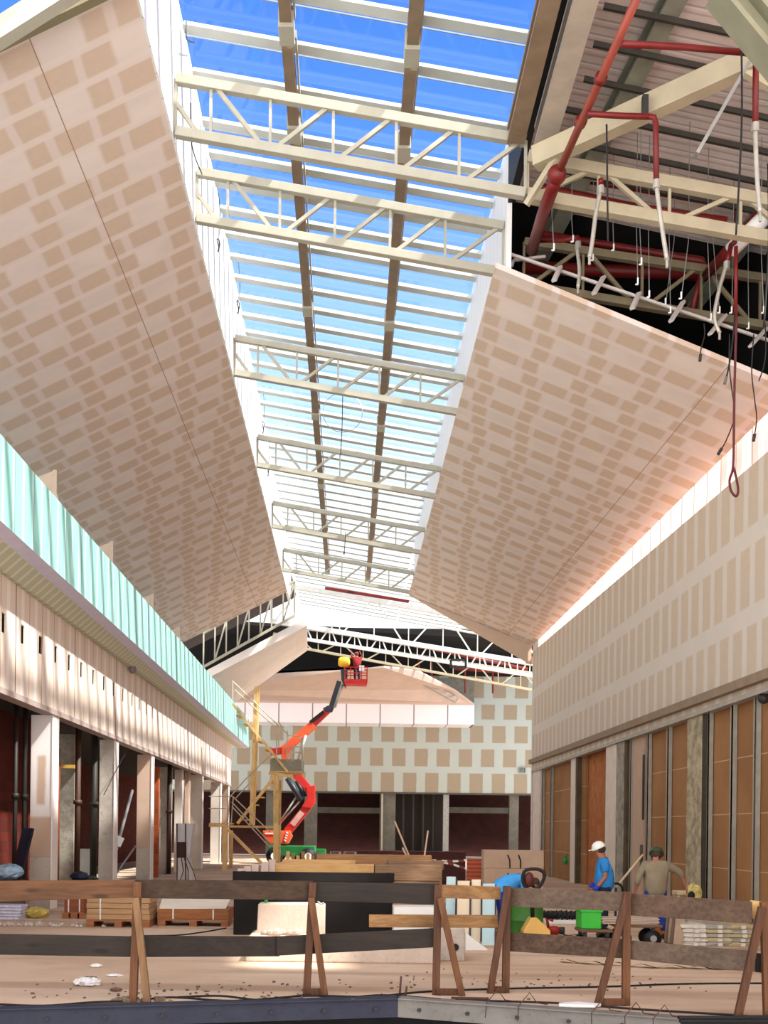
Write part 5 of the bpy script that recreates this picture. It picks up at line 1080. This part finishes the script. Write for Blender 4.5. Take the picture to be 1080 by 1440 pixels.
mb = MB(); mb.bar(p0, (p0.x, p0.y, 0), .04, .04); mb.build('stem', M['dark_steel'], root)
q = at(902, 1206, yr_ + .45); mb = MB(); mb.box(q, (.05, .06, .5)); mb.build('grip_end', paint('grip_dark', (70, 64, 56), .6), root)

# ================================================================ floor litter, cables
def rubble_pile(px, py, n, spread, label, mat=None, name='rubble_pile', s=.05):
    c = fl(px, py); mb = MB()
    for i in range(n):
        q = c + Vector((rnd.gauss(0, spread), abs(rnd.gauss(0, spread * .6)), 0)); r = s * rnd.uniform(.4, 1.1)
        mb.box((q.x, q.y, r * .35), (r * 1.6, r, r * .8), rnd.uniform(0, 3), rnd.uniform(-.4, .4), rnd.uniform(-.4, .4))
    o = mb.build(name, mat or rubb, None, origin=c); return tag(o, label, 'rubble', None, 'stuff')
rubble_pile(200, 1410, 26, .18, 'small rubble at the feet of the leftmost trestle')
rubble_pile(30, 1302, 60, .5, 'pale rubble along the far left columns', paint('pale_rubble', (206, 196, 186), .9, .2, 8))
rubble_pile(300, 1407, 90, 1.4, 'scattered grit along the steel edge', paint('grit', (110, 96, 84), .9, .3, 8), 'grit_scatter', .025)
rubble_pile(760, 1392, 90, 1.3, 'scattered grit around the middle trestles', paint('grit', (110, 96, 84), .9, .3, 8), 'grit_scatter', .02)
def crumple(px, py, r, label, sq=(1.5, 1, .45), colr=(236, 234, 234)):
    q = fl(px, py); mb = MB(); mb.ball(q + Vector((0, 0, r * sq[2] * .8)), r, 16, sq)
    for v in mb.v: v += Vector((rnd.uniform(-1, 1), rnd.uniform(-1, 1), rnd.uniform(-.6, .6))) * r * .22; v.z = max(v.z, .004)
    o = mb.build('plastic_scrap', paint('scrap_%d' % px, colr, .35, .08, 9), None, origin=q); return tag(o, label, 'scrap')
crumple(124, 1386, .11, 'largest white plastic scrap on the floor left of the leftmost trestle')
crumple(136, 1360, .055, 'white plastic scrap behind the largest scrap')
crumple(161, 1373, .06, 'flat white scrap beside the leftmost trestle', (1.8, 1, .25))
crumple(128, 1376, .05, 'small grey flat stone by the largest plastic scrap', (1.5, 1, .3), (120, 112, 104))
crumple(163, 1394, .05, 'small brown clod beside the leftmost trestle', (1.4, 1, .5), (120, 88, 66))
q = fl(813, 1417); mb = MB(); mb.slab([q + Vector((-.22, -.06, .01)), q + Vector((.16, -.09, .01)), q + Vector((.26, .03, .01)), q + Vector((.02, .10, .02)), q + Vector((-.2, .06, .01))], (0, 0, .035)); o = mb.build('paper_sack', M['white'], None, origin=q, bevel=.01); tag(o, 'flat white paper sack on the steel edge by the right trestles', 'sack')
for pts, lab in ((((-20, 1413), (60, 1416), (130, 1411), (190, 1409), (240, 1404), (330, 1409), (430, 1402), (520, 1403), (600, 1396), (700, 1392), (850, 1389), (960, 1385), (1090, 1384)), 'long dark cable lying along the guard rail feet'), (((250, 1404), (310, 1402), (370, 1408), (430, 1401), (480, 1405), (540, 1401), (620, 1407)), 'second cable tangled along the steel edge in the middle'), (((640, 1408), (720, 1410), (800, 1413), (900, 1421), (1080, 1432)), 'thin cable along the right steel edge'), (((200, 1317), (250, 1316), (290, 1311), (318, 1306)), 'thin cable curving to the low brown stack')):
    wire('floor_cable', smoothpts([fl(x, y) + Vector((0, 0, .014)) for x, y in pts], 6), .012, M['black'], lab, 'cable')
# hazard tape on floor
t = NT('hazard_tape'); X = t.xyz(); pz = t.math('MODULO', t.math('ADD', t.math('ADD', X[0], X[1]), 50.0), .22); c = t.mix(t.math('GREATER_THAN', pz, .11), lin((40, 36, 32)), lin((206, 176, 70))); M['hazard'] = t.fin(c, .5)
P_ = smoothpts([fl(x, y) for x, y in ((788, 1353), (830, 1356), (870, 1358), (910, 1361), (960, 1362), (1000, 1363), (1040, 1364))], 8); mb = MB()
for k in range(len(P_) - 1):
    w_ = .075 + .03 * math.sin(k * 1.1); z_ = .02 + .02 * math.sin(k * .9); z2 = .02 + .02 * math.sin((k + 1) * .9); w2 = .075 + .03 * math.sin((k + 1) * 1.1)
    mb.add([P_[k] + Vector((0, w_, z_)), P_[k + 1] + Vector((0, w2, z2)), P_[k + 1] + Vector((0, -w2, z2 + .02)), P_[k] + Vector((0, -w_, z_ + .02))], [(0, 1, 2, 3)])
o = mb.build('hazard_tape', M['hazard'], None, origin=P_[0]); tag(o, 'twisted yellow and black hazard tape lying on the floor at the right', 'tape')
# rebar loops on the steel edge
for i, px in enumerate((700, 745, 848, 895, 935)):
    q = fl(px, 1404 + (px - 600) * .10); lp = [q + Vector((-.16, -.2, -.1)), q + Vector((-.12, .0, .03)), q + Vector((0, .02, .17)), q + Vector((.08, .02, .06)), q + Vector((.2, .05, .04))]
    wire('rebar_hook', lp, .006, paint('dark_rust', (74, 54, 44), .8, .3), 'bent rebar hook over the right steel edge, ' + ['first', 'second', 'third', 'fourth', 'fifth'][i] + ' from the left', 'rebar')
for i, (px, py, t_) in enumerate(((562, 1401, 28), (570, 1401, 14))):
    q = fl(px, py); e = at(px + 2, py - t_, q.y); wire('rebar_stub', [q, e], .012, paint('dark_rust', (74, 54, 44), .8, .3), ['taller', 'shorter'][i] + ' rebar stub sticking up at the bend of the steel edge', 'rebar')
q = fl(672, 1407); mb = MB(); mb.bar(q + Vector((-.3, 0, .02)), q + Vector((.12, -.02, .02)), .08, .03); o = mb.build('wood_offcut', postd, None, origin=q); tag(o, 'dark wood offcut lying at the steel edge by the middle trestles', 'offcut')
q = fl(1030, 1446); mb = MB()
for k in range(3): mb.box(q + Vector((.1, .08 * k, .03 + .025 * k)), (1.2, .05, .03), .04 * k)
o = mb.build('steel_strip_bundle', M['black'], None, origin=q); tag(o, 'bundle of dark strips at the foot of the rightmost trestle', 'strips')
# ================================================================ boom lift
yl = 62.0; bl = lambda px, py, dy=0: at(px, py, yl + dy)
lift = empty('boom_lift', (at(410, 1200, yl).x, yl, 0), 'red articulated boom lift with its basket raised to the far roof trusses', 'boom lift')
lr = paint('lift_red', (196, 36, 30), .4, .12); lo = paint('lift_orange', (232, 84, 44), .4, .1); lg = paint('lift_green', (30, 128, 62), .5, .15); ldk = paint('lift_dark', (46, 52, 62), .45, .15)
cx_ = at(410, 1200, yl).x
mb = MB(); mb.span((cx_ - 1.2, yl - 1.0, .45), (cx_ + 1.3, yl + 1.0, 1.0)); ch = mb.build('chassis', lg, lift, bevel=.05)
for sx in (-.85, .95):
    for sy in (-1.1, 1.1):
        mb = MB(); mb.cyl((cx_ + sx, yl + sy - .17, .45), (cx_ + sx, yl + sy + .17, .45), .45, 24); w_ = mb.build('wheel', M['black'], lift, True)
        mb = MB(); mb.cyl((cx_ + sx, yl + sy - .19, .45), (cx_ + sx, yl + sy + .19, .45), .2, 16); mb.build('hub', M['white'], w_)
a, b = bl(370, 1188, -.7), bl(408, 1167, .7)
mb = MB(); mb.slab([bl(369, 1168, -.8), bl(408, 1168, -.8), bl(410, 1176, -.8), bl(404, 1187, -.8), bl(380, 1187, -.8), bl(372, 1180, -.8)], (0, 1.6, 0)); tu = mb.build('turret', lo, lift, bevel=.05)
for i in range(4): mb = MB(); mb.box(bl(404 - i * 1.0, 1171 + i * 3.6, -.84), (.13, .05, .07), 0, 0, .6); mb.build('white_stripe', M['white'], tu)
mb = MB(); mb.bar(bl(373, 1172, -.84), bl(388, 1172, -.84), .02, .07); mb.build('white_letter_bar', M['white'], tu)
mb = MB(); mb.bar(bl(404, 1170), bl(433, 1134), .45, .46); lb = mb.build('lower_boom', lr, lift, bevel=.03)
mb = MB(); mb.bar(bl(411, 1160, -.25), bl(425, 1142, -.25), .03, .3); mb.build('pale_panel', paint('pale_pink', (222, 178, 170), .5, .08), lb)
mb = MB(); mb.slab([bl(430, 1106, -.3), bl(443, 1104, -.3), bl(443, 1130, -.3), bl(437, 1137, -.3), bl(424, 1135, -.3), bl(432, 1122, -.3)], (0, .6, 0)); mb.build('knuckle', lr, lift, bevel=.03)
mb = MB(); mb.bar(bl(436, 1112), bl(415, 1087), .4, .42); mb.build('upper_riser', lr, lift, bevel=.03)
for o1, o2, r_, m in (((404, 1094), (424, 1126), .16, ldk), ((417, 1098), (429, 1120), .12, ldk), ((393, 1156), (418, 1119), .05, M['silver']), ((394, 1158), (431, 1116), .05, M['silver'])):
    mb = MB(); mb.tube([bl(*o1, -.1), bl(*o2, -.1)], r_, 8); mb.build('riser_link', m, lift, True)
mb = MB(); mb.slab([bl(396, 1050, -.3), bl(405, 1050, -.3), bl(406, 1070, -.3), bl(412, 1086, -.3), bl(404, 1086, -.3), bl(396, 1072, -.3)], (0, .6, 0)); mb.build('boom_pivot', lo, lift, bevel=.03)
mb = MB(); mb.slab([bl(379, 1053, -.25), bl(398, 1050, -.25), bl(398, 1060, -.25), bl(381, 1062, -.25)], (0, .5, 0)); mb.build('counterweight', lr, lift, bevel=.03)
mb = MB(); mb.bar(bl(398, 1056), bl(441, 1019), .44, .46); mbm = mb.build('main_boom', lo, lift, bevel=.03)
mb = MB(); mb.bar(bl(438, 1021), bl(462, 998), .34, .36); mb.build('boom_extension', lr, lift, bevel=.02)
mb = MB(); mb.bar(bl(436, 1016, -.24), bl(455, 1001, -.24), .05, .18); mb.build('black_hose_tray', M['black'], mbm)
mb = MB(); mb.tube([bl(415, 1088, -.2), bl(423, 1056, -.2), bl(430, 1034, -.2)], .09, 8); mb.build('lift_cylinder', M['silver'], lift, True)
mb = MB(); mb.slab([bl(454, 996, -.2), bl(461, 992, -.2), bl(470, 994, -.2), bl(467, 1001, -.2), bl(458, 1001, -.2)], (0, .4, 0)); mb.build('jib_pivot', ldk, lift, bevel=.02)
mb = MB(); mb.bar(bl(465, 996), bl(477, 958), .2, .26); mb.build('jib', ldk, lift, bevel=.02)
mb = MB(); mb.tube([bl(471, 995, -.1), bl(482, 962, -.1)], .07, 8); mb.build('jib_cylinder', M['silver'], lift, True)
mb = MB(); mb.slab([bl(479, 941, -.3), bl(489, 941, -.3), bl(488, 962, -.3), bl(484, 965, -.3), bl(480, 955, -.3)], (0, .5, 0)); mb.build('rotator_box', ldk, lift, bevel=.03)
# basket
x0, x1 = bl(485, 960).x, bl(516, 960).x; zf = bl(485, 961).z; zt_ = bl(485, 940).z
mb = MB(); mb.span((x0, yl - .5, zf - .1), (x1, yl + .5, zf + .0)); mb.build('basket_floor', lr, lift, bevel=.02)
mb = MB()
for (u0, v0, u1, v1) in ((x0, yl - .5, x1, yl - .47), (x0, yl + .47, x1, yl + .5), (x0, yl - .5, x0 + .03, yl + .5), (x1 - .03, yl - .5, x1, yl + .5)): mb.span((u0, v0, zf), (u1, v1, zf + .18))
mb.build('toe_board', lr, lift)
mb = MB()
for zz_ in (zt_, (zf + zt_) / 2 + .1):
    mb.tube([(x0, yl - .5, zz_), (x1, yl - .5, zz_), (x1, yl + .5, zz_), (x0, yl + .5, zz_), (x0, yl - .5, zz_)], .028, 8)
mb.build('basket_rail', lr, lift)
for i in range(5):
    for yy in (-.5, .5): mb = MB(); mb.cyl((lerp(x0, x1, i / 4), yl + yy, zf), (lerp(x0, x1, i / 4), yl + yy, zt_), .025, 8); mb.build('basket_post', lr, lift)
mb = MB(); mb.box((lerp(x0, x1, .75), yl - .45, zt_ - .05), (.28, .14, .3)); mb.build('control_panel', M['white'], lift, bevel=.02)
q = bl(484, 931, -.1); root = empty('yellow_drum', q, 'round yellow drum held beside the boom lift basket', 'drum')
mb = MB(); mb.lathe(q + Vector((-.32, 0, 0)), [(.18, 0), (.26, .1), (.28, .32), (.26, .5), (.2, .6), (.08, .64)], 18, (1, 0, .0)); mb.build('drum_body', paint('drum_yellow', (232, 180, 50), .5, .08), root, True)
mb = MB(); mb.bar(q + Vector((0, .1, -.25)), Vector((q.x + .1, yl - .1, zf - .3)), .06, .06); mb.build('drum_bracket', lr, root)
# low vehicle right of the lift
yv = 64; q = at(432, 1196, yv); root = empty('service_trailer', (q.x, yv, 0), 'small dark machine with a pale lid parked right of the boom lift', 'machine')
a, b = at(411, 1202, yv), at(441, 1196, yv); mb = MB(); mb.span((a.x, yv - .5, .3), (b.x, yv + .8, b.z)); mb.build('machine_body', paint('navy_machine', (36, 48, 66), .5, .1), root, bevel=.04)
mb = MB(); mb.slab([at(408, 1196, yv - .5), at(438, 1196, yv - .5), at(433, 1190, yv - .3), at(408, 1190, yv - .3)], (0, 1.0, 0)); mb.build('machine_lid', M['silver'], root, bevel=.02)
mb = MB(); mb.span((b.x - .2, yv - .3, .3), (b.x + .7, yv + .6, b.z + .1)); mb.build('green_end', lg, root, bevel=.06)
for xx in (a.x + .3, b.x + .2): mb = MB(); mb.cyl((xx, yv - .55, .3), (xx, yv - .35, .3), .3, 16); mb.build('wheel', M['black'], root, True)
# ================================================================ timber stair tower
yt_ = 52.0; S = lambda px, py, dy=0: at(px, py, yt_ + dy)
tw = empty('timber_stair_tower', (S(350, 1200).x, yt_, 0), 'raw yellow timber stair tower with a railed platform before the far left bays', 'stair tower')
pl_ = wood('tower_timber', (232, 188, 120), (246, 212, 150), 2, knots=True); pt = wood('tower_plank', (226, 180, 112), (242, 206, 142), 0)
def member(nm, p, q, w_, h, m=None, dy=0): mb = MB(); mb.bar(p if isinstance(p, Vector) else S(*p, dy), q if isinstance(q, Vector) else S(*q, dy), w_, h, (0, 1, 0)); return mb.build(nm, m or pl_, tw)
fx = lambda px: Vector((S(px, 1200).x, yt_, 0))
member('post', (353, 1160), (360, 965), .16, .16); member('post', (357, 1160), (364, 966), .1, .14, None, .3)
q = fx(388); q.y = yt_; member('post', q, (388, 1085), .22, .2)
q = fx(316); member('post', q, (317, 1164), .2, .2)
q = fx(318); q.y = yt_ + 2.2; member('post', q, Vector((q.x, q.y, S(0, 1164, 0).z)), .16, .16)
q = fx(388); q.y = yt_ + 2.2; member('post', q, Vector((q.x, q.y, S(0, 1090).z)), .16, .16)
member('platform_beam', (294, 1161), (317, 1161), .12, .2); member('platform_beam', (315, 1162), (390, 1163), .1, .14, pt); member('platform_beam', (378, 1087), (412, 1092), .14, .24, pt)
mb = MB(); a, b = S(294, 1158), S(322, 1156); mb.span((a.x, yt_, a.z - .02), (b.x, yt_ + 2.3, a.z + .03)); mb.build('lower_platform', pt, tw)
mb = MB(); a, b = S(379, 1086), S(424, 1080); mb.span((a.x, yt_ - .05, a.z), (b.x, yt_ + 2.3, a.z + .08)); mb.build('upper_platform', pt, tw)
mb = MB(); a, b = S(380, 1083), S(425, 1068); mb.span((a.x, yt_ - .06, a.z - .03), (b.x, yt_ - .03, b.z)); mb.span((b.x - .03, yt_, a.z - .03), (b.x, yt_ + 2.2, b.z)); mb.build('grey_toe_panel', paint('grey_panel', (150, 144, 128), .7, .12), tw)
member('stair_stringer', (327, 990), (405, 1086), .1, .36, pl_, -.06)
member('stair_stringer', (334, 1158), (388, 1090), .12, .34, pl_, .12)
member('stair_stringer', (320, 1166), (368, 1214), .12, .34, pl_, -.04)
member('stair_stringer', (327, 990), (405, 1086), .1, .3, pl_, 1.2)
for i in range(7):
    u = (i + .5) / 7; p = lerp(S(331, 1000), S(402, 1084), u); mb = MB(); mb.span((p.x - .14, yt_ - .02, p.z - .03), (p.x + .16, yt_ + 1.2, p.z + .01)); mb.build('tread', pt, tw)
for i in range(6):
    u = (i + .5) / 6; p = lerp(S(336, 1158), S(386, 1094), u); mb = MB(); mb.span((p.x - .14, yt_ + .2, p.z - .03), (p.x + .16, yt_ + 1.3, p.z + .01)); mb.build('tread', pt, tw)
hr = paint('rail_steel', (196, 182, 160), .5, .1)
def rail(*pts): mb = MB(); mb.tube([S(x, y, -.1) for x, y in pts], .028, 7); mb.build('handrail', hr, tw)
rail((327, 957), (327, 985)); rail((327, 958), (345, 975), (405, 1033)); rail((330, 970), (384, 1020)); rail((392, 1022), (392, 1050)); rail((389, 1038), (389, 1068))
rail((294, 1120), (324, 1120), (327, 1120), (380, 1170)); rail((294, 1137), (318, 1137)); rail((326, 1128), (384, 1190)); rail((326, 1134), (380, 1192)); rail((323, 1120), (320, 1160)); rail((328, 1120), (325, 1160))
rail((324, 1120), (345, 1096), (379, 1063)); rail((332, 1122), (352, 1100))
rail((403, 1034), (424, 1036), (426, 1070)); rail((403, 1050), (424, 1050)); rail((403, 1058), (424, 1058)); rail((404, 1027), (404, 1070)); rail((415, 1048), (411, 1070)); rail((423, 1036), (425, 1085))
# ================================================================ people
skin_m = paint('skin', (164, 104, 78), .6, .08, 6)
def skinned(name, mat, chain, parent, org, levels=1, root_i=0):
    verts, radii, edges = chain
    me = bpy.data.meshes.new(name); me.from_pydata([tuple(v) for v in verts], edges, []); me.materials.append(mat)
    o = bpy.data.objects.new(name, me); C.objects.link(o); o.parent = parent
    sk = o.modifiers.new('skin', 'SKIN'); sk.use_smooth_shade = True
    lay = me.skin_vertices[0].data if me.skin_vertices else None
    if lay is None:
        bm = bmesh.new(); bm.from_mesh(me); bm.verts.layers.skin.verify(); bm.to_mesh(me); bm.free(); lay = me.skin_vertices[0].data
    for i, r in enumerate(radii): lay[i].radius = r if isinstance(r, tuple) else (r, r)
    lay[root_i].use_root = True
    sub = o.modifiers.new('sub', 'SUBSURF'); sub.levels = levels; sub.render_levels = levels
    return o
def person(label, loc, rz, J, shirt, trousers, helmet, boots, sleeve=1.0, hair=(30, 24, 22), gloves=None, hemk=2.2, fat=1.12, pelvis_r=(.15, .12)):
    root = empty('person', loc, label, 'person'); root.rotation_euler = (0, 0, rz)
    V = {k: Vector(v) for k, v in J.items()}
    vs_, rs, es = [], [], []
    def add(p, r, par=None):
        vs_.append(Vector(p)); rs.append(r)
        if par is not None: es.append((par, len(vs_) - 1))
        return len(vs_) - 1
    pel = add(V['pelvis'], (.13, .10)); wa = add(V['waist'], (.125, .095), pel); che = add(V['chest'], (.15, .11), wa); nb = add(V['neck'], (.055, .055), che)
    up = (V['head'] - V['neck']).normalized(); f = V['face'].normalized()
    jaw = add(V['head'] - up * .05 + f * .02, (.062, .07), nb); mid = add(V['head'] + up * .03, (.075, .09), jaw); add(V['head'] + up * .105, (.06, .07), mid)
    add(V['head'] + f * .112 - up * .005, (.014, .018), mid)
    side = f.cross(up).normalized()
    for s in (-1, 1): add(V['head'] + side * s * .085 - f * .01, (.012, .022), mid)
    add(V['head'] - up * .075 + f * .085, (.022, .016), jaw)
    for s in 'lr':
        sh = add(V[s + 'sh'], .062, che); el = add(V[s + 'el'], .043, sh); fm = add(lerp(V[s + 'el'], V[s + 'wr'], .4), .042, el); wr = add(V[s + 'wr'], (.03, .026), fm)
        h = V.get(s + 'hand', V[s + 'wr'] - V[s + 'el']).normalized()
        sd = h.cross(Vector((1, 0, 0)) if abs(h.x) < .8 else Vector((0, 1, 0))).normalized(); nm = h.cross(sd)
        pa = add(V[s + 'wr'] + h * .05, (.036, .02), wr)
        for k, (off, ln) in enumerate(((-.03, .072), (-.01, .085), (.01, .078), (.03, .06))):
            k0 = add(V[s + 'wr'] + h * .09 + sd * off, .0105, pa); k1 = add(V[s + 'wr'] + h * (.09 + ln * .5) + sd * off * 1.15 + nm * .008, .0095, k0); add(V[s + 'wr'] + h * (.09 + ln) + sd * off * 1.2 + nm * .03, .008, k1)
        t0 = add(V[s + 'wr'] + h * .045 - sd * .045, .012, pa); add(V[s + 'wr'] + h * .085 - sd * .065 + nm * .015, .0095, t0)
    for s in 'lr':
        hp = add(V[s + 'hip'], .095, pel); kn = add(V[s + 'kn'], .06, hp); cf = add(lerp(V[s + 'kn'], V[s + 'an'], .35), .056, kn); an = add(V[s + 'an'], .038, cf); add(V[s + 'toe'], (.035, .025), an)
    skinned('body', skin_m, (vs_, rs, es), root, loc)
    # clothes
    def chain(defs):
        vs2, rs2, es2, ix = [], [], [], {}
        for k, p, r, par in defs:
            ix[k] = len(vs2); vs2.append(Vector(p)); rs2.append(r)
            if par: es2.append((ix[par], ix[k]))
        return vs2, rs2, es2
    hem = lerp(V['waist'], V['pelvis'], hemk)
    d = [('hem', hem, ((pelvis_r[0] + .06) * fat, (pelvis_r[1] + .07) * fat), None), ('wa', V['waist'], (.20 * fat, .18 * fat), 'hem'), ('ch', V['chest'], (.215 * fat, .185 * fat), 'wa'), ('nk', lerp(V['chest'], V['neck'], .8), (.09, .085), 'ch')]
    for s in 'lr':
        e = lerp(V[s + 'el'], V[s + 'wr'], max(0, sleeve - 1) * .9) if sleeve > 1 else lerp(V[s + 'sh'], V[s + 'el'], sleeve)
        d += [(s + 'sh', V[s + 'sh'], .092, 'ch')]
        if sleeve > 1: d += [(s + 'el', V[s + 'el'], .07, s + 'sh'), (s + 'e', e, .058, s + 'el')]
        else: d += [(s + 'e', e, .08, s + 'sh')]
    skinned('shirt', shirt, chain(d), root, loc)
    d = [('pe', V['pelvis'], (pelvis_r[0] + .03, pelvis_r[1] + .03), None), ('tp', lerp(V['pelvis'], V['waist'], 1.15), (pelvis_r[0] + .02, pelvis_r[1] + .025), 'pe')]
    for s in 'lr': d += [(s + 'h', V[s + 'hip'], .125, 'pe'), (s + 'k', V[s + 'kn'], .092, s + 'h'), (s + 'a', V[s + 'an'] + (V[s + 'kn'] - V[s + 'an']).normalized() * .06, .068, s + 'k')]
    skinned('trousers', trousers, chain(d), root, loc)
    for s in 'lr': skinned('boot', boots, ([V[s + 'an'] + Vector((0, 0, .05)), V[s + 'an'] + Vector((0, 0, -.02)), V[s + 'toe']], [.055, .056, (.05, .04)], [(0, 1), (1, 2)]), root, loc)
    # hair, helmet, eyes
    R = Vector((0, 0, 1)).rotation_difference(up).to_matrix(); w0 = Vector(loc)
    def place(mb_, nm, m, smooth=True):
        o = mb_.build(nm, m, None, smooth); o.parent = root; tag(o); return o
    mb = MB(); mb.ball((0, 0, 0), .098, 14, (.9, 1.0, .95)); 
    for v in mb.v: v.xyz = V['head'] + up * .02 - f * .022 + (R @ v)
    place(mb, 'hair', paint('hair_dark', hair, .8, .2, 20))
    if helmet:
        mb = MB(); mb.lathe(V['head'] + up * .035, [(.132, 0), (.130, .02), (.122, .06), (.095, .105), (.05, .132), (.01, .14)], 22, up); hm = place(mb, 'helmet', helmet)
        mb = MB(); mb.slab([V['head'] + up * .035 + f * .10 + side * .10, V['head'] + up * .035 + f * .19 + side * .06, V['head'] + up * .035 + f * .19 - side * .06, V['head'] + up * .035 + f * .10 - side * .10], up * .014); o = mb.build('helmet_brim', helmet, None); o.parent = hm
    for s in (-1, 1):
        mb = MB(); mb.ball(V['head'] + f * .093 + side * s * .032 + up * .02, .011, 8); place(mb, 'eye', paint('eye_dark', (24, 18, 16), .3))
    if gloves:
        for s in gloves[1]:
            h = (V[s + 'wr'] - V[s + 'el']).normalized(); mb = MB(); mb.tube([V[s + 'wr'] - h * .05, V[s + 'wr'], V[s + 'wr'] + h * .06], .05, 10); place(mb, 'glove_cuff', gloves[0])
    return root
blue = paint('blue_shirt', (44, 128, 196), .85, .12, 6); sky = paint('sky_shirt', (70, 158, 228), .85, .1, 6); khaki = paint('khaki_shirt', (134, 122, 100), .9, .12, 6)
jean = paint('dark_jeans', (28, 34, 58), .9, .2, 8); bjean = paint('blue_trousers', (28, 58, 140), .85, .15, 8); hivis = paint('blue_glove', (40, 60, 168), .7, .2, 9)
boot_m = paint('boots', (40, 34, 30), .7, .2)
stand = dict(pelvis=(0, 0, .93), waist=(0, .0, 1.06), chest=(0, .02, 1.30), neck=(0, .04, 1.47), head=(0, .09, 1.58), face=(0, 1, -.25), lsh=(-.19, .02, 1.38), rsh=(.19, .02, 1.38), lel=(-.23, .0, 1.10), rel=(.23, .02, 1.10), lwr=(-.20, .16, .90), rwr=(.18, .20, .92),
    lhip=(-.095, 0, .86), rhip=(.095, 0, .86), lkn=(-.1, .03, .48), rkn=(.1, .0, .48), lan=(-.11, .0, .08), ran=(.11, -.03, .08), ltoe=(-.12, .16, .035), rtoe=(.13, .13, .035))
# worker with the white helmet, facing left
pa = fl(849, 1317)
person('person in a blue t-shirt and white helmet, looking down, beside the orange brick panel', (pa.x, pa.y, 0), math.radians(82), stand, blue, jean, paint('helmet_white', (236, 236, 232), .35, .04), boot_m, .78, (60, 48, 44), (hivis, 'lr'))
q = at(834, 1240, pa.y - .25)
# worker with the dark helmet, seen from behind, right arm out
pb = fl(921, 1321); J = dict(stand)
J.update(head=(.03, .12, 1.50), neck=(.01, .06, 1.41), chest=(0, .03, 1.25), waist=(0, 0, 1.03), face=(.1, 1, -.35), lsh=(-.20, .03, 1.33), rsh=(.20, .03, 1.33), lel=(-.32, -.02, 1.08), lwr=(-.34, .08, .84), rel=(.44, .06, 1.22), rwr=(.55, .12, .97), lkn=(-.13, .06, .48), rkn=(.13, .02, .48), lan=(-.15, 0, .08), ran=(.16, -.02, .08), ltoe=(-.17, .16, .035), rtoe=(.18, .14, .035))
person('person in a khaki long-sleeved shirt and dark helmet, seen from behind', (pb.x, pb.y, 0), math.radians(-4), J, khaki, bjean, paint('helmet_black', (50, 66, 38), .35, .3), boot_m, 1.55, (26, 22, 20), None, 3.3)
# bent worker in sky blue
pc = fl(704, 1320); J = dict(pelvis=(0, 0, .90), waist=(0, .12, 1.02), chest=(0, .34, 1.10), neck=(0, .50, 1.06), head=(0, .60, .99), face=(0, .5, -.86), lsh=(-.18, .38, 1.06), rsh=(.18, .38, 1.06), lel=(-.22, .36, .78), rel=(.22, .36, .78), lwr=(-.16, .50, .58), rwr=(.16, .50, .58),
    lhip=(-.1, .0, .84), rhip=(.1, .0, .84), lkn=(-.12, .06, .46), rkn=(.12, .06, .46), lan=(-.13, -.02, .08), ran=(.13, -.02, .08), ltoe=(-.14, .15, .035), rtoe=(.14, .15, .035))
person('person in a sky blue shirt bent forward over the green bin, head down', (pc.x, pc.y, 0), math.radians(-84), J, sky, bjean, None, boot_m, 1.3, (34, 26, 24))
# worker in the lift basket
Jb = dict(stand); Jb.update(rel=(.30, .1, 1.50), rwr=(.26, .24, 1.70), lel=(-.30, .12, 1.46), lwr=(-.24, .26, 1.68), face=(0, 1, .3))
person('person in dark blue work clothes reaching up in the boom lift basket', (lerp(x0, x1, .55), yl + .05, zf + .0), 0.3, Jb, paint('maroon_vest', (128, 30, 34), .85, .15), jean, paint('helmet_red', (190, 40, 36), .4), boot_m, 1.7)
